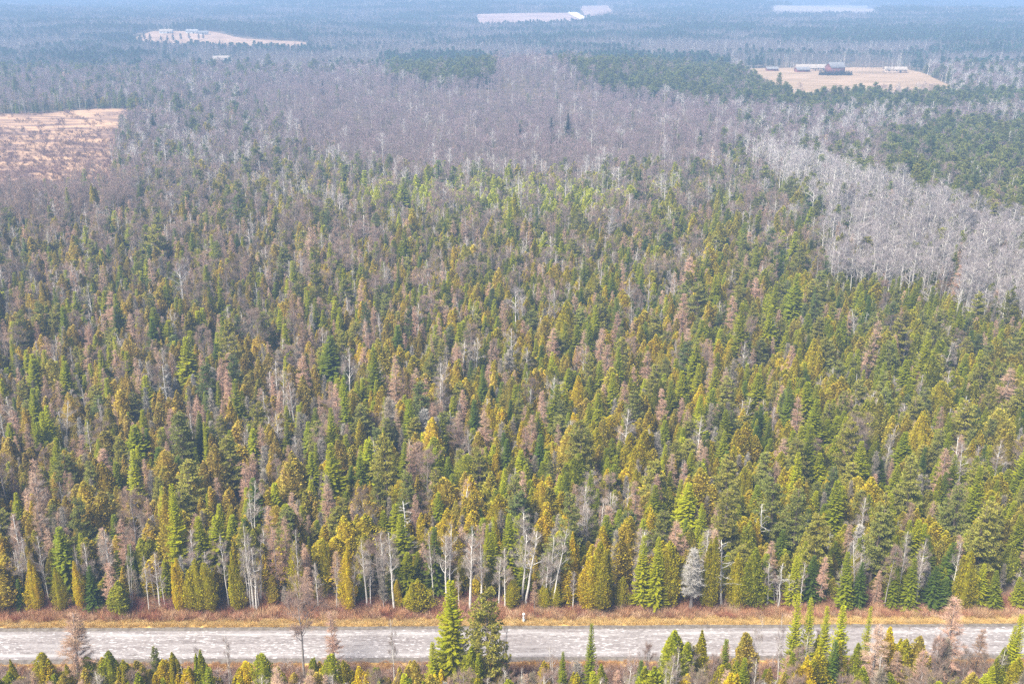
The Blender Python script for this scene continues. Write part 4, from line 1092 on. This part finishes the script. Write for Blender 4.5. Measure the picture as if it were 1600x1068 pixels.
# pale track by the top fields
pa = [ground_at(u, v) for u, v in ((889, 15), (893, 20), (900, 25), (914, 31))]
b = MB()
for q0, q1 in zip(pa[:-1], pa[1:]):
    d = unit((q1 - q0)[None])[0]; sd_ = np.array([-d[1], d[0], 0]) * 11
    N_ = 12; Q = np.linspace(q0, q1, N_); Q[:, 2] = hills(Q[:, 0], Q[:, 1]) + 2.0
    V = np.concatenate([Q - sd_, Q + sd_]); b.mesh(V, [[i, i + 1, N_ + i + 1, N_ + i] for i in range(N_ - 1)])
M['track'] = plain_mat('pale gravel track', (.7, .68, .66), (.82, .8, .78), .05)
structure('track', b.build('track', M['track']), 'white curved track beside the far pinkish field')

# hedge and trees round the farm
def far_tree(k, u, v, h, wf, tint, label, vi=0, group=None):
    p = ground_at(u, v); s = h / KINDS[k][3]
    o = link(bpy.data.objects.new(KINDS[k][1], NEAR[k][vi % NV][2])); o.location = p; o.scale = (s * wf, s * wf, s); o.rotation_euler = (0, 0, vi * 1.3)
    o['tint'] = [float(c) for c in tint]; tag(o, label, KINDS[k][2], group); return o
n = 46; hp = np.array([ground_at(1279 + 52 * (i + .5) / n, 118.5 + Rg.uniform(-.6, .4)) for i in range(n)])
scatter('hedge', protos['spruce', 'near'], hp, np.c_[np.zeros((n, 2)), Rg.uniform(0, 6.28, n)], np.c_[Rg.uniform(.5, .7, (n, 2)), Rg.uniform(.36, .5, n)], Rg.integers(0, NV, n), np.full((n, 3), 1.) * np.array([.02, .045, .03]), 'dark clipped evergreen hedge before the red barn', 'hedge')
ORD = ['first', 'second', 'third', 'fourth', 'fifth', 'sixth', 'seventh', 'eighth', 'ninth', 'tenth', 'eleventh', 'twelfth']
for i in range(12):
    far_tree('hardwood', 1336 + i * 5.4, 115.5 + (i % 3) * .6, 14, .8, (.26, .2, .19), '%s bare tree from the left in the row right of the red barn' % ORD[i], i, 'bare trees in a row beside the barn')
for i, (u, v) in enumerate(((1402, 112), (1318, 108), (1240, 104))):
    far_tree('birch', u, v, 19, .9, (.4, .36, .33), ['tall white birch beside the tan shed at the field', 'tall white birch behind the red barn', 'white birch behind the long tan barn'][i], i)
for i, (u, v, h) in enumerate(((226, 64, 12), (235, 66, 12), (283, 64, 11), (296, 63, 11))):
    far_tree('pine', u, v, h, 1.2, (.05, .08, .045), ['dark pine at the left tip of the upper left field', 'dark pine next to the left tip of the upper left field', 'left one of two dark pines below the white farmhouses', 'right one of two dark pines below the white farmhouses'][i], i)
for i, (u, v) in enumerate(((252, 66), (262, 66.5), (271, 66), (311, 63), (318, 62.5), (344, 74), (360, 75), (338, 77))):
    far_tree('pine' if i < 5 else 'spruce', u, v, 9 + i % 3, 1.3, (.05, .08, .045), '%s dark tree from the left in the field of the white farmhouses' % ORD[i], i)
# landmark dark evergreens in the bare wood
for i, (u, v, h, w) in enumerate(((243, 222, 17, 1.3), (283, 222, 15, 1.3), (473, 222, 13, 1.2), (812, 232, 14, 1.4), (861, 224, 15, 1.4), (887, 228, 19, 1.2), (1093, 240, 13, 1.4), (505, 152, 14, 1.2))):
    far_tree('spruce', u, v, h, w, (.022, .055, .032), ['dark spruce right of the meadow, left of a pair', 'dark spruce right of the meadow, right of a pair', 'lone dark spruce in the grey wood at upper left', 'lone round dark spruce left of a dark pair, upper middle', 'shorter left spruce of the dark pair, upper middle', 'taller right spruce of the dark pair, upper middle', 'lone dark spruce in front of the pale aspens', 'small dark spruce in the hazy grey wood, upper left'][i], i)

# ------------------------------------------------------------------ haze
m = bpy.data.materials.new('haze'); m.use_nodes = True; t = m.node_tree; t.nodes.clear()
out = t.nodes.new('ShaderNodeOutputMaterial'); pv = t.nodes.new('ShaderNodeVolumePrincipled')
pv.inputs['Color'].default_value = (.31, .475, .75, 1); pv.inputs['Density'].default_value = .00048; pv.inputs['Anisotropy'].default_value = .0
t.links.new(pv.outputs[0], out.inputs['Volume'])
b = MB(); b.box((0, 4700, 47), (13200, 9900, 190)); 
hz = link(bpy.data.objects.new('haze', b.build('haze', m))); hz['kind'] = 'stuff'; hz['label'] = 'pale blue haze filling the distance'
